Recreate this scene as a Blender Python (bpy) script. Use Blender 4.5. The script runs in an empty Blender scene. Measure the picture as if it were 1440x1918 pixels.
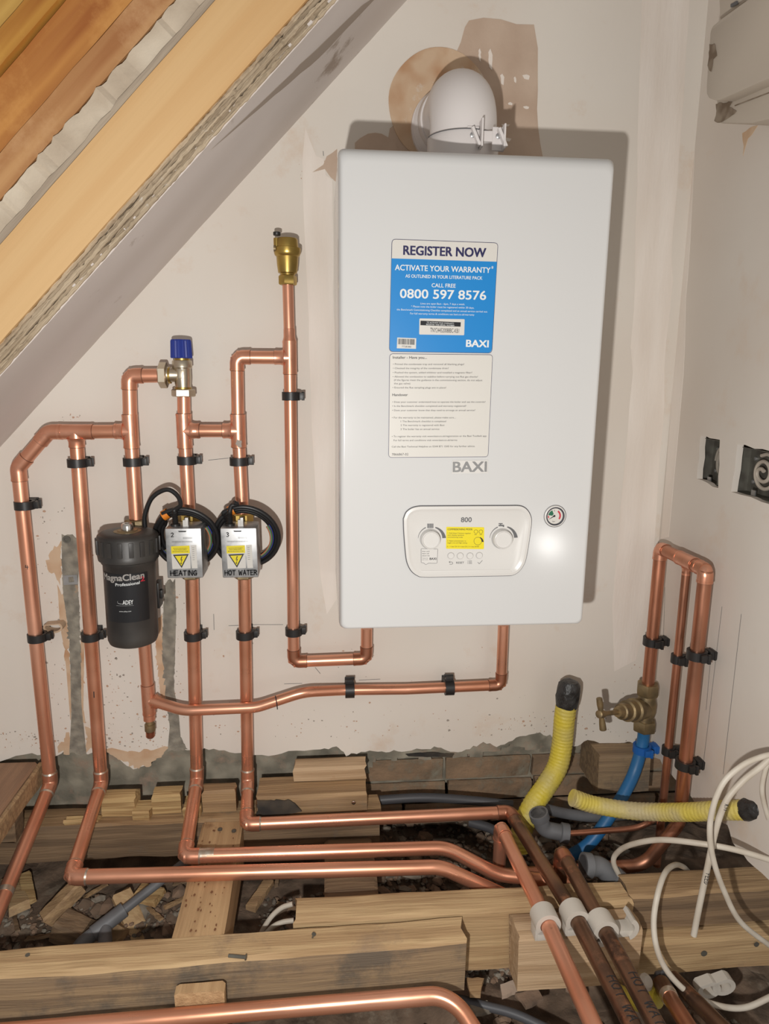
import bpy, bmesh, math, random
from mathutils import Vector, Matrix, noise
random.seed(7)
S = bpy.context.scene
COL = S.collection
V = Vector
# ------------------------------------------------------------------ camera
F_PX = 1300.0
CAM = V((0.0, -1.4879, 0.9686))
M3 = Matrix(((0.9960147, 0.0072219, -0.0888960), (-0.0885535, 0.1988430, -0.9760224), (0.0106277, 0.9800047, 0.1986901)))
cam_d = bpy.data.cameras.new('camera'); cam = bpy.data.objects.new('camera', cam_d); COL.objects.link(cam)
cam.matrix_world = Matrix.Translation(CAM) @ M3.to_4x4()
cam_d.sensor_fit = 'HORIZONTAL'; cam_d.sensor_width = 36.0; cam_d.lens = 36.0 * F_PX / 1440.0
cam_d.clip_start = 0.02
S.camera = cam
# ------------------------------------------------------------------ world, lamps, exposure
W = bpy.data.worlds.new('world'); S.world = W; W.use_nodes = True
W.node_tree.nodes['Background'].inputs[0].default_value = (1.0, 0.945, 0.88, 1)
W.node_tree.nodes['Background'].inputs[1].default_value = 0.285
def lamp(name, loc, power, col, size):
    l = bpy.data.lights.new(name, 'POINT'); l.energy = power; l.color = col; l.shadow_soft_size = size
    o = bpy.data.objects.new(name, l); COL.objects.link(o); o.location = loc; return o
lamp('torch_lamp', CAM + V((-0.084, 0.022, -0.177)), 46.0, (1.0, 0.97, 0.93), 0.012)
_d = M3 @ V(((1028 - 720.0) / F_PX, -(1020 - 959.0) / F_PX, -1.0)); _g = CAM + _d * ((-0.34 - CAM.y) / _d.y)   # spot where the boiler front mirrors a lamp
lamp('work_lamp', _g + V((_d.x, -_d.y, _d.z)).normalized() * 1.9, 3.2, (1.0, 0.98, 0.95), 0.04)
S.view_settings.view_transform = 'Standard'; S.view_settings.look = 'None'
S.view_settings.gamma = 1.0; S.view_settings.use_curve_mapping = False
S.view_settings.exposure = 0.12

# ------------------------------------------------------------------ helpers: measured points
def P(u, v, y=None, x=None, z=None):
    """world point seen at photo pixel (u, v) that lies on the given wall-parallel plane"""
    d = M3 @ V(((u - 720.0) / F_PX, -(v - 959.0) / F_PX, -1.0))
    if y is not None: t = (y - CAM.y) / d.y
    elif x is not None: t = (x - CAM.x) / d.x
    else: t = (z - CAM.z) / d.z
    return CAM + d * t
XR = 0.769          # right wall
YP = -0.045         # pipe centre line off the back wall
# ------------------------------------------------------------------ helpers: materials
MATS = {}
def mat(name, col, rough=0.5, metal=0.0, var=None, vscale=8.0, amount=0.5, bump=0.0, bscale=60.0, stretch=None, contrast=(0.35, 0.65), spec=0.5, coat=0.0, rvar=0.0, detail=6.0, trans=0.0, third=None, tscale=3.0, trange=(0.6, 0.7)):
    if name in MATS: return MATS[name]
    m = bpy.data.materials.new(name); m.use_nodes = True; MATS[name] = m
    nt = m.node_tree; b = nt.nodes['Principled BSDF']; L = nt.links
    def rgba(c): return (c[0], c[1], c[2], 1)
    b.inputs['Base Color'].default_value = rgba(col); b.inputs['Roughness'].default_value = rough
    b.inputs['Metallic'].default_value = metal; b.inputs['Specular IOR Level'].default_value = spec
    b.inputs['Coat Weight'].default_value = coat; b.inputs['Coat Roughness'].default_value = 0.1
    if trans: b.inputs['Subsurface Weight'].default_value = trans; b.inputs['Subsurface Radius'].default_value = (0.01, 0.01, 0.01)
    if var or bump or rvar:
        tc = nt.nodes.new('ShaderNodeTexCoord'); mp = nt.nodes.new('ShaderNodeMapping')
        L.new(tc.outputs['Object'], mp.inputs['Vector'])
        if stretch: mp.inputs['Scale'].default_value = stretch
        if var:
            n = nt.nodes.new('ShaderNodeTexNoise'); n.inputs['Scale'].default_value = vscale; n.inputs['Detail'].default_value = detail; n.inputs['Roughness'].default_value = 0.285
            L.new(mp.outputs['Vector'], n.inputs['Vector'])
            mr = nt.nodes.new('ShaderNodeMapRange'); mr.inputs['From Min'].default_value = contrast[0]; mr.inputs['From Max'].default_value = contrast[1]; mr.inputs['To Max'].default_value = amount
            L.new(n.outputs['Fac'], mr.inputs['Value'])
            mx = nt.nodes.new('ShaderNodeMix'); mx.data_type = 'RGBA'
            mx.inputs[6].default_value = rgba(col); mx.inputs[7].default_value = rgba(var)
            L.new(mr.outputs['Result'], mx.inputs[0]); last = mx.outputs[2]
            if third:
                n3 = nt.nodes.new('ShaderNodeTexNoise'); n3.inputs['Scale'].default_value = tscale; n3.inputs['Detail'].default_value = 8; n3.inputs['Roughness'].default_value = 0.7
                L.new(tc.outputs['Object'], n3.inputs['Vector'])
                m3 = nt.nodes.new('ShaderNodeMapRange'); m3.inputs['From Min'].default_value = trange[0]; m3.inputs['From Max'].default_value = trange[1]
                L.new(n3.outputs['Fac'], m3.inputs['Value'])
                mx2 = nt.nodes.new('ShaderNodeMix'); mx2.data_type = 'RGBA'; mx2.inputs[7].default_value = rgba(third)
                L.new(last, mx2.inputs[6]); L.new(m3.outputs['Result'], mx2.inputs[0]); last = mx2.outputs[2]
            L.new(last, b.inputs['Base Color'])
        if rvar:
            n2 = nt.nodes.new('ShaderNodeTexNoise'); n2.inputs['Scale'].default_value = vscale * 2.2; n2.inputs['Detail'].default_value = 4
            L.new(mp.outputs['Vector'], n2.inputs['Vector'])
            mr2 = nt.nodes.new('ShaderNodeMapRange'); mr2.inputs['From Min'].default_value = 0.3; mr2.inputs['From Max'].default_value = 0.7
            mr2.inputs['To Min'].default_value = max(0.03, rough - rvar); mr2.inputs['To Max'].default_value = rough + rvar
            L.new(n2.outputs['Fac'], mr2.inputs['Value']); L.new(mr2.outputs['Result'], b.inputs['Roughness'])
        if bump:
            nb = nt.nodes.new('ShaderNodeTexNoise'); nb.inputs['Scale'].default_value = bscale; nb.inputs['Detail'].default_value = 6
            L.new(mp.outputs['Vector'], nb.inputs['Vector'])
            bp = nt.nodes.new('ShaderNodeBump'); bp.inputs['Strength'].default_value = bump; bp.inputs['Distance'].default_value = 0.004
            L.new(nb.outputs['Fac'], bp.inputs['Height']); L.new(bp.outputs['Normal'], b.inputs['Normal'])
    return m
wall_m = mat('painted plaster', (0.74, 0.695, 0.632), 0.85, var=(0.68, 0.605, 0.53), vscale=3.0, amount=0.6, bump=0.25, bscale=14, third=(0.66, 0.53, 0.42), tscale=6.5, trange=(0.58, 0.78))
wallr_m = mat('painted plasterboard', (0.685, 0.635, 0.575), 0.85, var=(0.62, 0.545, 0.475), vscale=3.5, amount=0.7, bump=0.2, bscale=12, third=(0.64, 0.52, 0.42), tscale=5.0, trange=(0.56, 0.76))
ceil_m = mat('skimmed soffit', (0.70, 0.645, 0.615), 0.7, var=(0.58, 0.52, 0.48), vscale=4.0, amount=0.8, stretch=(1, 2.5, 1), bump=0.3, bscale=9, third=(0.36, 0.29, 0.24), tscale=7.0, trange=(0.62, 0.70))
peach_m = mat('bare plaster', (0.56, 0.435, 0.34), 0.85, var=(0.47, 0.345, 0.26), vscale=14, amount=0.8, bump=0.3, third=(0.62, 0.55, 0.47), tscale=14, trange=(0.64, 0.70))
filler_m = mat('ochre filler', (0.60, 0.44, 0.30), 0.85, var=(0.46, 0.25, 0.13), vscale=22, amount=0.9, bump=0.3, contrast=(0.45, 0.7), third=(0.66, 0.60, 0.52), tscale=16, trange=(0.58, 0.68))
white_fill_m = mat('white filler', (0.82, 0.755, 0.69), 0.8, var=(0.74, 0.66, 0.585), vscale=9, amount=0.8, stretch=(3, 1, 0.5), bump=0.2)
mortar_m = mat('grey mortar', (0.38, 0.34, 0.265), 0.95, var=(0.22, 0.20, 0.155), vscale=26, amount=1.0, bump=0.6, bscale=60, third=(0.40, 0.29, 0.215), tscale=11, trange=(0.54, 0.66))
chase_m = mat('chase cement', (0.32, 0.295, 0.24), 0.95, var=(0.19, 0.175, 0.145), vscale=50, amount=1.0, bump=1.0, bscale=90, third=(0.42, 0.29, 0.19), tscale=22, trange=(0.62, 0.68))
brick_m = mat('old brick', (0.36, 0.235, 0.145), 0.95, var=(0.22, 0.155, 0.10), vscale=20, amount=1.0, bump=0.8, bscale=70, third=(0.27, 0.24, 0.18), tscale=9, trange=(0.48, 0.60))
earth_m = mat('dry rubble earth', (0.21, 0.145, 0.10), 1.0, var=(0.10, 0.07, 0.048), vscale=25, amount=1.0, bump=1.0, bscale=60, third=(0.24, 0.19, 0.14), tscale=14, trange=(0.55, 0.68))
rub1 = mat('rubble brown', (0.30, 0.20, 0.135), 0.95, var=(0.13, 0.09, 0.065), vscale=30, amount=1.0, bump=0.6)
rub2 = mat('rubble grey', (0.32, 0.28, 0.225), 0.95, var=(0.14, 0.12, 0.095), vscale=30, amount=1.0, bump=0.6)
copper = mat('copper', (0.84, 0.43, 0.29), 0.34, 0.78, var=(0.70, 0.31, 0.19), vscale=9, amount=0.9, rvar=0.08, stretch=(1, 1, 0.45), third=(0.50, 0.24, 0.13), tscale=26, trange=(0.66, 0.76))
copper_h = mat('copper runs', (0.82, 0.41, 0.27), 0.32, 0.78, var=(0.66, 0.29, 0.17), vscale=11, amount=0.9, rvar=0.08, stretch=(0.4, 1, 1), third=(0.50, 0.24, 0.12), tscale=24, trange=(0.66, 0.78))
copper_f = mat('copper fitting', (0.80, 0.40, 0.27), 0.33, 0.78, var=(0.64, 0.28, 0.17), vscale=22, amount=0.9, rvar=0.08)
copper_old = mat('tarnished copper', (0.30, 0.17, 0.105), 0.38, 0.85, var=(0.14, 0.085, 0.06), vscale=16, amount=1.0, rvar=0.12, third=(0.42, 0.21, 0.12), tscale=20, trange=(0.56, 0.7))
copper_mid = mat('dulled copper', (0.62, 0.27, 0.165), 0.36, 0.9, var=(0.40, 0.19, 0.12), vscale=14, amount=1.0, rvar=0.1, stretch=(1, 1, 0.4))
joint_m = mat('dark joint line', (0.16, 0.07, 0.04), 0.6)
smear_m = mat('grey smear', (0.36, 0.31, 0.27), 0.7)
solder_m = mat('solder', (0.62, 0.56, 0.48), 0.35, 0.8, var=(0.45, 0.30, 0.2), vscale=90, amount=0.8)
brass = mat('brass', (0.52, 0.36, 0.10), 0.34, 0.95, var=(0.36, 0.25, 0.08), vscale=30, amount=0.8, rvar=0.06)
brass_old = mat('dull brass', (0.36, 0.27, 0.145), 0.5, 0.75, var=(0.22, 0.17, 0.10), vscale=45, amount=1.0, bump=0.3)
nickel = mat('nickel plate', (0.60, 0.53, 0.42), 0.32, 0.95, var=(0.46, 0.39, 0.29), vscale=30, amount=0.8)
chrome = mat('chrome', (0.72, 0.70, 0.67), 0.2, 1.0)
steel = mat('galvanised steel', (0.50, 0.50, 0.50), 0.42, 0.85, var=(0.38, 0.385, 0.39), vscale=45, amount=1.0, rvar=0.08)
black_p = mat('black plastic', (0.018, 0.017, 0.017), 0.42)
black_c = mat('black cable', (0.014, 0.014, 0.015), 0.38)
blk_dusty = mat('dusty black plastic', (0.022, 0.0205, 0.02), 0.45, var=(0.055, 0.05, 0.045), vscale=16, amount=0.9, bump=0.1, bscale=40)
blk_label = mat('black label', (0.012, 0.012, 0.014), 0.3)
blue_knob = mat('blue plastic', (0.018, 0.04, 0.27), 0.35)
blue_pipe = mat('blue water pipe', (0.015, 0.14, 0.36), 0.45, var=(0.03, 0.13, 0.27), vscale=18, amount=0.8)
yellow_m = mat('yellow wrap', (0.66, 0.53, 0.05), 0.5, var=(0.55, 0.46, 0.14), vscale=22, amount=1.0, bump=0.5, bscale=110, third=(0.36, 0.29, 0.14), tscale=28, trange=(0.62, 0.74))
yellow_d = mat('dusty yellow wrap', (0.64, 0.52, 0.09), 0.6, var=(0.52, 0.44, 0.24), vscale=20, amount=1.0, bump=0.5, bscale=110, third=(0.33, 0.27, 0.15), tscale=30, trange=(0.62, 0.74))
tape_m = mat('black tape', (0.015, 0.014, 0.014), 0.35, bump=1.0, bscale=90, var=(0.04, 0.04, 0.04), vscale=60, amount=1)
enamel = mat('white enamel', (0.58, 0.58, 0.575), 0.14, spec=0.4)
enamel_p = mat('white plastic', (0.62, 0.605, 0.58), 0.3)
flue_m = mat('white flue', (0.72, 0.68, 0.665), 0.38)
groove_m = mat('dark seam', (0.05, 0.05, 0.06), 0.6)
ink = mat('ink', (0.018, 0.018, 0.02), 0.6)
ink_grey = mat('grey print', (0.11, 0.11, 0.115), 0.6)
navy = mat('navy print', (0.010, 0.009, 0.07), 0.5)
label_w = mat('label paper', (0.59, 0.57, 0.53), 0.45)
label_b = mat('label blue', (0.002, 0.20, 0.54), 0.4)
print_w = mat('white print', (0.68, 0.70, 0.70), 0.5)
yellow_l = mat('yellow label', (0.72, 0.60, 0.01), 0.4)
orange_t = mat('orange tape', (0.72, 0.22, 0.02), 0.4)
red_l = mat('red print', (0.5, 0.02, 0.04), 0.4)
green_l = mat('green print', (0.01, 0.12, 0.06), 0.4)
badge_m = mat('silver badge', (0.45, 0.45, 0.45), 0.25, 0.8)
cable_w = mat('white cable', (0.60, 0.55, 0.47), 0.5, var=(0.48, 0.42, 0.34), vscale=30, amount=0.8)
grey_pvc = mat('grey plastic', (0.16, 0.165, 0.175), 0.5, var=(0.11, 0.11, 0.115), vscale=25, amount=0.8)
grey_dk = mat('dark grey pipe', (0.07, 0.072, 0.08), 0.45)
clip_w = mat('white nylon', (0.56, 0.52, 0.46), 0.45, trans=0.2)
clip_beige = mat('cream clip', (0.55, 0.40, 0.27), 0.6)
metal_dk = mat('dull metal box', (0.17, 0.165, 0.14), 0.5, 0.5, var=(0.11, 0.10, 0.085), vscale=50, amount=1)
box_m = mat('off white casing', (0.52, 0.455, 0.38), 0.5, var=(0.47, 0.41, 0.34), vscale=5, amount=0.8)
scuff_m = mat('scuffed casing', (0.17, 0.12, 0.08), 0.8, var=(0.30, 0.24, 0.18), vscale=60, amount=1)
def wood(name, a, b, c=None, axis=0, scale=1.0, rough=0.75, trange=(0.58, 0.7)):
    st = [26, 26, 26]; st[axis] = 1.3
    return mat(name, a, rough, var=b, vscale=3.2 * scale, amount=1.0, stretch=tuple(st), bump=0.5, bscale=9, third=c, tscale=5.5, contrast=(0.4, 0.62), trange=trange)
w_joist = wood('aged joist', (0.42, 0.275, 0.145), (0.30, 0.19, 0.10), (0.24, 0.185, 0.125))
w_joist2 = wood('aged joist pale', (0.54, 0.375, 0.20), (0.43, 0.28, 0.145), (0.33, 0.225, 0.135))
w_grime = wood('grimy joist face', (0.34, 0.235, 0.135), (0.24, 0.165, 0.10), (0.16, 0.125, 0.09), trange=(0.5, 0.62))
w_new = wood('fresh timber', (0.55, 0.39, 0.24), (0.44, 0.295, 0.17), (0.40, 0.22, 0.11))
w_new_y = wood('fresh nogging', (0.53, 0.345, 0.18), (0.44, 0.275, 0.14), (0.22, 0.11, 0.055), axis=1, trange=(0.64, 0.72))
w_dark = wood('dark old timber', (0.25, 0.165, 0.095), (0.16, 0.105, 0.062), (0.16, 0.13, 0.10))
w_board = wood('dusty floorboard', (0.34, 0.20, 0.12), (0.28, 0.165, 0.10), axis=1)
w_split = wood('split pine', (0.60, 0.42, 0.20), (0.40, 0.25, 0.11), (0.30, 0.17, 0.08), axis=0, scale=1.6)
w_char = mat('charred timber', (0.03, 0.027, 0.025), 0.8, var=(0.09, 0.07, 0.05), vscale=30, amount=1)
# ------------------------------------------------------------------ helpers: objects
WL = {}
class MB:
    def __init__(s): s.v = []; s.f = []
    def add(s, vs, fs):
        k = len(s.v); s.v += [V(a) for a in vs]; s.f += [tuple(k + i for i in f) for f in fs]; return s
    def box(s, a, b):
        x0, y0, z0 = a; x1, y1, z1 = b
        return s.add([(x0, y0, z0), (x1, y0, z0), (x1, y1, z0), (x0, y1, z0), (x0, y0, z1), (x1, y0, z1), (x1, y1, z1), (x0, y1, z1)],
                     [(0, 3, 2, 1), (4, 5, 6, 7), (0, 1, 5, 4), (1, 2, 6, 5), (2, 3, 7, 6), (3, 0, 4, 7)])
    def obox(s, c, ax, h):
        """oriented box: centre, three unit axes, half sizes"""
        vs = []
        for k in (-1, 1):
            for i, j in ((-1, -1), (1, -1), (1, 1), (-1, 1)):
                vs.append(V(c) + ax[0] * (i * h[0]) + ax[1] * (j * h[1]) + ax[2] * (k * h[2]))
        return s.add(vs, [(0, 3, 2, 1), (4, 5, 6, 7), (0, 1, 5, 4), (1, 2, 6, 5), (2, 3, 7, 6), (3, 0, 4, 7)])
    def prism(s, pts, off):
        """extrude a planar outline by vector off"""
        n = len(pts); off = V(off)
        vs = [V(p) for p in pts] + [V(p) + off for p in pts]
        fs = [tuple(range(n)), tuple(range(2 * n - 1, n - 1, -1))] + [(i, (i + 1) % n + 0, (i + 1) % n + n, i + n) for i in range(n)]
        return s.add(vs, [fs[0][::-1], fs[1][::-1]] + fs[2:])
    def ring(s, outer, inner, off):
        n = len(outer); off = V(off)
        vs = [V(p) for p in outer] + [V(p) for p in inner] + [V(p) + off for p in outer] + [V(p) + off for p in inner]
        fs = []
        for i in range(n):
            j = (i + 1) % n
            fs += [(i, j, n + j, n + i), (2 * n + i, 3 * n + i, 3 * n + j, 2 * n + j), (i, 2 * n + i, 2 * n + j, j), (n + i, n + j, 3 * n + j, 3 * n + i)]
        return s.add(vs, fs)
    def tube(s, path, r, seg=20, cap=True, closed=False):
        pts = [V(p) for p in path]; n = len(pts)
        rs = r if isinstance(r, (list, tuple)) else [r] * n
        t0 = (pts[1] - pts[0]).normalized(); a = V((0, 0, 1)) if abs(t0.z) < 0.9 else V((1, 0, 0))
        u = (a - t0 * a.dot(t0)).normalized(); k = len(s.v); prev = t0
        for i, p in enumerate(pts):
            if closed: t = (pts[(i + 1) % n] - pts[i - 1]).normalized()
            elif i == 0: t = t0
            elif i == n - 1: t = (pts[i] - pts[i - 1]).normalized()
            else:
                t = ((pts[i + 1] - p).normalized() + (p - pts[i - 1]).normalized())
                t = t.normalized() if t.length > 1e-6 else prev
            u = (u - t * u.dot(t)).normalized(); w = t.cross(u); prev = t
            for j in range(seg):
                an = 2 * math.pi * j / seg; s.v.append(p + (u * math.cos(an) + w * math.sin(an)) * rs[i])
        for i in range(n - 1 if not closed else n):
            i2 = (i + 1) % n
            for j in range(seg):
                j2 = (j + 1) % seg; s.f.append((k + i * seg + j, k + i * seg + j2, k + i2 * seg + j2, k + i2 * seg + j))
        if cap and not closed:
            s.f.append(tuple(k + j for j in range(seg))[::-1]); s.f.append(tuple(k + (n - 1) * seg + j for j in range(seg)))
        return s
    def lathe(s, o, ax, prof, seg=28, rib=0, ribd=0.0, rot=0.0):
        """prof: list of (distance along axis, radius)"""
        ax = V(ax).normalized(); a = V((0, 0, 1)) if abs(ax.z) < 0.9 else V((1, 0, 0))
        u = (a - ax * a.dot(ax)).normalized(); w = ax.cross(u); k = len(s.v)
        for d, r in prof:
            for j in range(seg):
                an = 2 * math.pi * j / seg + rot; rr = r - (ribd if rib and j % 2 else 0)
                s.v.append(V(o) + ax * d + (u * math.cos(an) + w * math.sin(an)) * rr)
        for i in range(len(prof) - 1):
            for j in range(seg):
                j2 = (j + 1) % seg; s.f.append((k + i * seg + j, k + i * seg + j2, k + (i + 1) * seg + j2, k + (i + 1) * seg + j))
        s.f.append(tuple(k + j for j in range(seg))[::-1]); s.f.append(tuple(k + (len(prof) - 1) * seg + j for j in range(seg)))
        return s
    def torus(s, c, ax, R, r, seg=24, rs=8):
        ax = V(ax).normalized(); a = V((0, 0, 1)) if abs(ax.z) < 0.9 else V((1, 0, 0))
        u = (a - ax * a.dot(ax)).normalized(); w = ax.cross(u)
        return s.tube([V(c) + (u * math.cos(t * 2 * math.pi / seg) + w * math.sin(t * 2 * math.pi / seg)) * R for t in range(seg)], r, rs, closed=True)
def tag(o, label=None, cat=None, group=None, kind=None):
    for k, v in (('label', label), ('category', cat), ('group', group), ('kind', kind)):
        if v: o[k] = v
    return o
def empty(name, loc, label, cat, group=None):
    o = bpy.data.objects.new(name, None); COL.objects.link(o); o.location = loc; o.empty_display_size = 0.02
    WL[o.name] = V(loc); return tag(o, label, cat, group)
def obj(name, mb, m, parent=None, smooth=0.7, label=None, cat=None, group=None, kind=None, bevel=0.0, flat=False):
    vs = mb.v
    lo = V([min(v[i] for v in vs) for i in range(3)]); hi = V([max(v[i] for v in vs) for i in range(3)])
    c = (lo + hi) / 2; c.z = lo.z
    me = bpy.data.meshes.new(name); me.from_pydata([v - c for v in vs], [], mb.f); me.update()
    if bevel:
        bm = bmesh.new(); bm.from_mesh(me); bmesh.ops.remove_doubles(bm, verts=bm.verts, dist=1e-6)
        es = [e for e in bm.edges if len(e.link_faces) == 2 and e.calc_face_angle(0) > 0.6]
        bmesh.ops.bevel(bm, geom=es, offset=bevel, segments=2, profile=0.6, affect='EDGES', clamp_overlap=True)
        bm.to_mesh(me); bm.free()
    if not flat:
        bm = bmesh.new(); bm.from_mesh(me); bmesh.ops.recalc_face_normals(bm, faces=bm.faces); bm.to_mesh(me); bm.free()
        if smooth: me.shade_smooth(); me.set_sharp_from_angle(angle=smooth)
    for mm in (m if isinstance(m, (list, tuple)) else [m]): me.materials.append(mm)
    o = bpy.data.objects.new(name, me); COL.objects.link(o)
    if parent is not None:
        o.parent = parent; o.location = c - WL[parent.name]
    else: o.location = c
    WL[o.name] = c
    return tag(o, label, cat, group, kind)
def fillet(pts, rad, n=7):
    out = [V(pts[0])]
    for i in range(1, len(pts) - 1):
        p = V(pts[i]); a = (V(pts[i - 1]) - p); b = (V(pts[i + 1]) - p)
        la, lb = a.length, b.length; a.normalize(); b.normalize()
        th = a.angle(b)
        if th > math.pi - 0.02: out.append(p); continue
        rd = rad[i] if isinstance(rad, (list, tuple)) else rad
        d = min(rd / math.tan(th / 2), la * 0.49, lb * 0.49); rr = d * math.tan(th / 2)
        bis = (a + b).normalized(); c = p + bis * (rr / math.sin(th / 2))
        s0 = p + a * d - c; e0 = p + b * d - c
        ang = s0.angle(e0)
        for k in range(n + 1):
            t = k / n
            out.append(c + (s0 * math.sin((1 - t) * ang) + e0 * math.sin(t * ang)) / math.sin(ang))
    out.append(V(pts[-1])); return out
def catmull(pts, n=8):
    pts = [V(p) for p in pts]; q = [pts[0] * 2 - pts[1]] + pts + [pts[-1] * 2 - pts[-2]]; out = []
    for i in range(1, len(q) - 2):
        for k in range(n):
            t = k / n; a, b, c, d = q[i - 1], q[i], q[i + 1], q[i + 2]
            out.append(0.5 * ((2 * b) + (c - a) * t + (2 * a - 5 * b + 4 * c - d) * t * t + (-a + 3 * b - 3 * c + d) * t ** 3))
    out.append(pts[-1]); return out
# ------------------------------------------------------------------ helpers: plumbing
def elbow(parent, a, p, b, r, L=0.028, rb=0.02, m=None, solder=False):
    a, p, b = V(a), V(p), V(b)
    da = (a - p).normalized(); db = (b - p).normalized()
    path = fillet([p + da * L, p, p + db * L], rb, 8)
    R = r * 1.11
    e = MB(); e.tube(path, R, 22)
    for d in (da, db):
        e.tube([p + d * (L - 0.0035), p + d * (L + 0.0006)], R * 1.025, 22)
    o = obj('elbow_fitting', e, m or copper_f, parent)
    if solder:
        for d in (da, db):
            obj('solder_ring', MB().tube([p + d * (L), p + d * (L + 0.004)], [R * 1.01, r * 1.01], 20), solder_m, o)
    for d in (da, db): obj('joint_ring', MB().tube([p + d * (L + 0.0004), p + d * (L + 0.0016)], r * 1.035, 20), joint_m, o)
    return o
def tee(parent, c, main, br, r, L=0.033, Lb=0.030, m=None, rb=None):
    c = V(c); main = V(main).normalized(); br = V(br).normalized(); R = r * 1.11; q = MB(); Rb = (rb or r) * 1.11
    q.tube([c - main * L, c + main * L], R, 24)
    for s in (-1, 1): q.tube([c + main * s * (L - 0.0035), c + main * s * (L + 0.0006)], R * 1.025, 24)
    q.lathe(c, br, [(0, Rb), (R * 0.80, Rb * 1.02), (R * 0.86, Rb * 1.22), (R * 1.05, Rb * 1.10), (R * 1.3, Rb * 1.01), (Lb, Rb), ], 24)
    q.tube([c + br * (Lb - 0.0035), c + br * (Lb + 0.0006)], Rb * 1.025, 24)
    o = obj('tee_fitting', q, m or copper_f, parent)
    for d, l_, r_ in ((main, L, r), (-main, L, r), (br, Lb, rb or r)): obj('joint_ring', MB().tube([c + d * (l_ + 0.0004), c + d * (l_ + 0.0016)], r_ * 1.035, 20), joint_m, o)
    return o
def run(parent, pts, flags, r, m, rb=0.06, solder=False, name='pipe', seg=22, mf=None, eL=0.028):
    """flags per vertex: 'e' elbow fitting, 'b' bent tube, '' end"""
    pts = [V(p) for p in pts]; cur = [pts[0]]
    for i in range(1, len(pts)):
        cur.append(pts[i])
        if i == len(pts) - 1 or flags[i] == 'e':
            obj(name, MB().tube(fillet(cur, rb, 10), r, seg), m, parent); cur = [pts[i]]
        if i < len(pts) - 1 and flags[i] == 'e':
            elbow(parent, pts[i - 1], pts[i], pts[i + 1], r, m=mf, solder=solder, L=eL)
def clip(c, ax, wd, dist, r, label, m=black_p, h=0.0075, side=1, group='pipe clips on the walls'):
    """hinged pipe clip: collar round the pipe, stem and foot towards the wall"""
    c = V(c); ax = V(ax).normalized(); wd = V(wd).normalized(); wd = (wd - ax * wd.dot(ax)).normalized(); sd = ax.cross(wd) * side
    e = empty('pipe_clip', c + wd * dist, label, 'pipe clip', group)
    n = 26; R0 = r * 1.03; R1 = r + 0.0058; h = h * 1.12
    fr = [(wd * -math.cos(t) + sd * math.sin(t)) for t in [2 * math.pi * i / n for i in range(n)]]
    q = MB(); q.ring([c - ax * h + f * R1 for f in fr], [c - ax * h + f * R0 for f in fr], ax * 2 * h)
    obj('collar', q, m, e)
    q = MB(); q.obox(c + wd * ((R1 + dist) / 2 + r * 0.35), (sd, ax, wd), (r * 0.78, h * 0.92, (dist - R1) / 2 + r * 0.0 + 0.003))
    q.obox(c + wd * (dist - 0.002), (sd, ax, wd), (r * 0.9, h * 1.0, 0.002)); obj('foot', q, m, e, bevel=0.0008)
    q = MB(); q.obox(c + sd * (R1 + 0.003) + wd * (r * 0.35), (sd, ax, wd), (0.0045, h * 0.85, 0.009))
    q.obox(c + sd * (R1 + 0.006) + wd * (r * 0.35 + 0.006), (sd, ax, wd), (0.003, h * 1.05, 0.003)); obj('latch', q, m, e, bevel=0.0008)
    return e
def hexnut(o, ax, d0, d1, r, rot=0.26):
    q = MB(); l = d1 - d0
    q.lathe(o, ax, [(d0, r * 0.90), (d0 + l * 0.12, r), (d1 - l * 0.12, r), (d1, r * 0.90)], 6, rot=rot); return q
# ------------------------------------------------------------------ helpers: writing
FC = {}
def text_geo(s, off=0.0):
    k = (s, off)
    if k not in FC:
        cu = bpy.data.curves.new('t', 'FONT'); cu.body = s; cu.size = 1.0; cu.resolution_u = 3; cu.offset = off
        o = bpy.data.objects.new('t', cu); COL.objects.link(o)
        dg = bpy.context.evaluated_depsgraph_get(); dg.update(); me = o.evaluated_get(dg).to_mesh()
        vs = [v.co.copy() for v in me.vertices]; fs = [tuple(p.vertices) for p in me.polygons]
        bpy.data.objects.remove(o); bpy.data.curves.remove(cu); FC[k] = (vs, fs)
    return FC[k]
def add_text(mb, s, a, b, cap, y, off=0.0, fn=None, w=None):
    """text whose base line runs from photo point a to b on the plane y; cap = capital height in photo pixels"""
    vs, fs = text_geo(s)
    x0 = min(v.x for v in vs); x1 = max(v.x for v in vs)
    A = P(a[0], a[1], y=y); B = P(b[0], b[1], y=y); C = P(a[0], a[1] - cap, y=y)
    Rv = (B - A); L = Rv.length; Rv.normalize(); U = V((-Rv.z, 0, Rv.x)); sx = L / (x1 - x0); sy = (C - A).length / 0.7
    b_ = off * sy * 0.9      # heavier letters: the outline is laid down again, shifted by the extra stroke width
    for k_, (dx, dy) in enumerate(((0, 0),) if off < 0.008 else ((-b_, -b_ * .6), (b_, -b_ * .6), (-b_, b_ * .6), (b_, b_ * .6), (0, 0))):
        mb.add([A + Rv * ((v.x - x0) * sx + dx) + U * (v.y * sy + dy) + V((0, -0.000015 * k_, 0)) for v in vs], fs)
def rot_pt(p, c, a):
    return p
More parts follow.
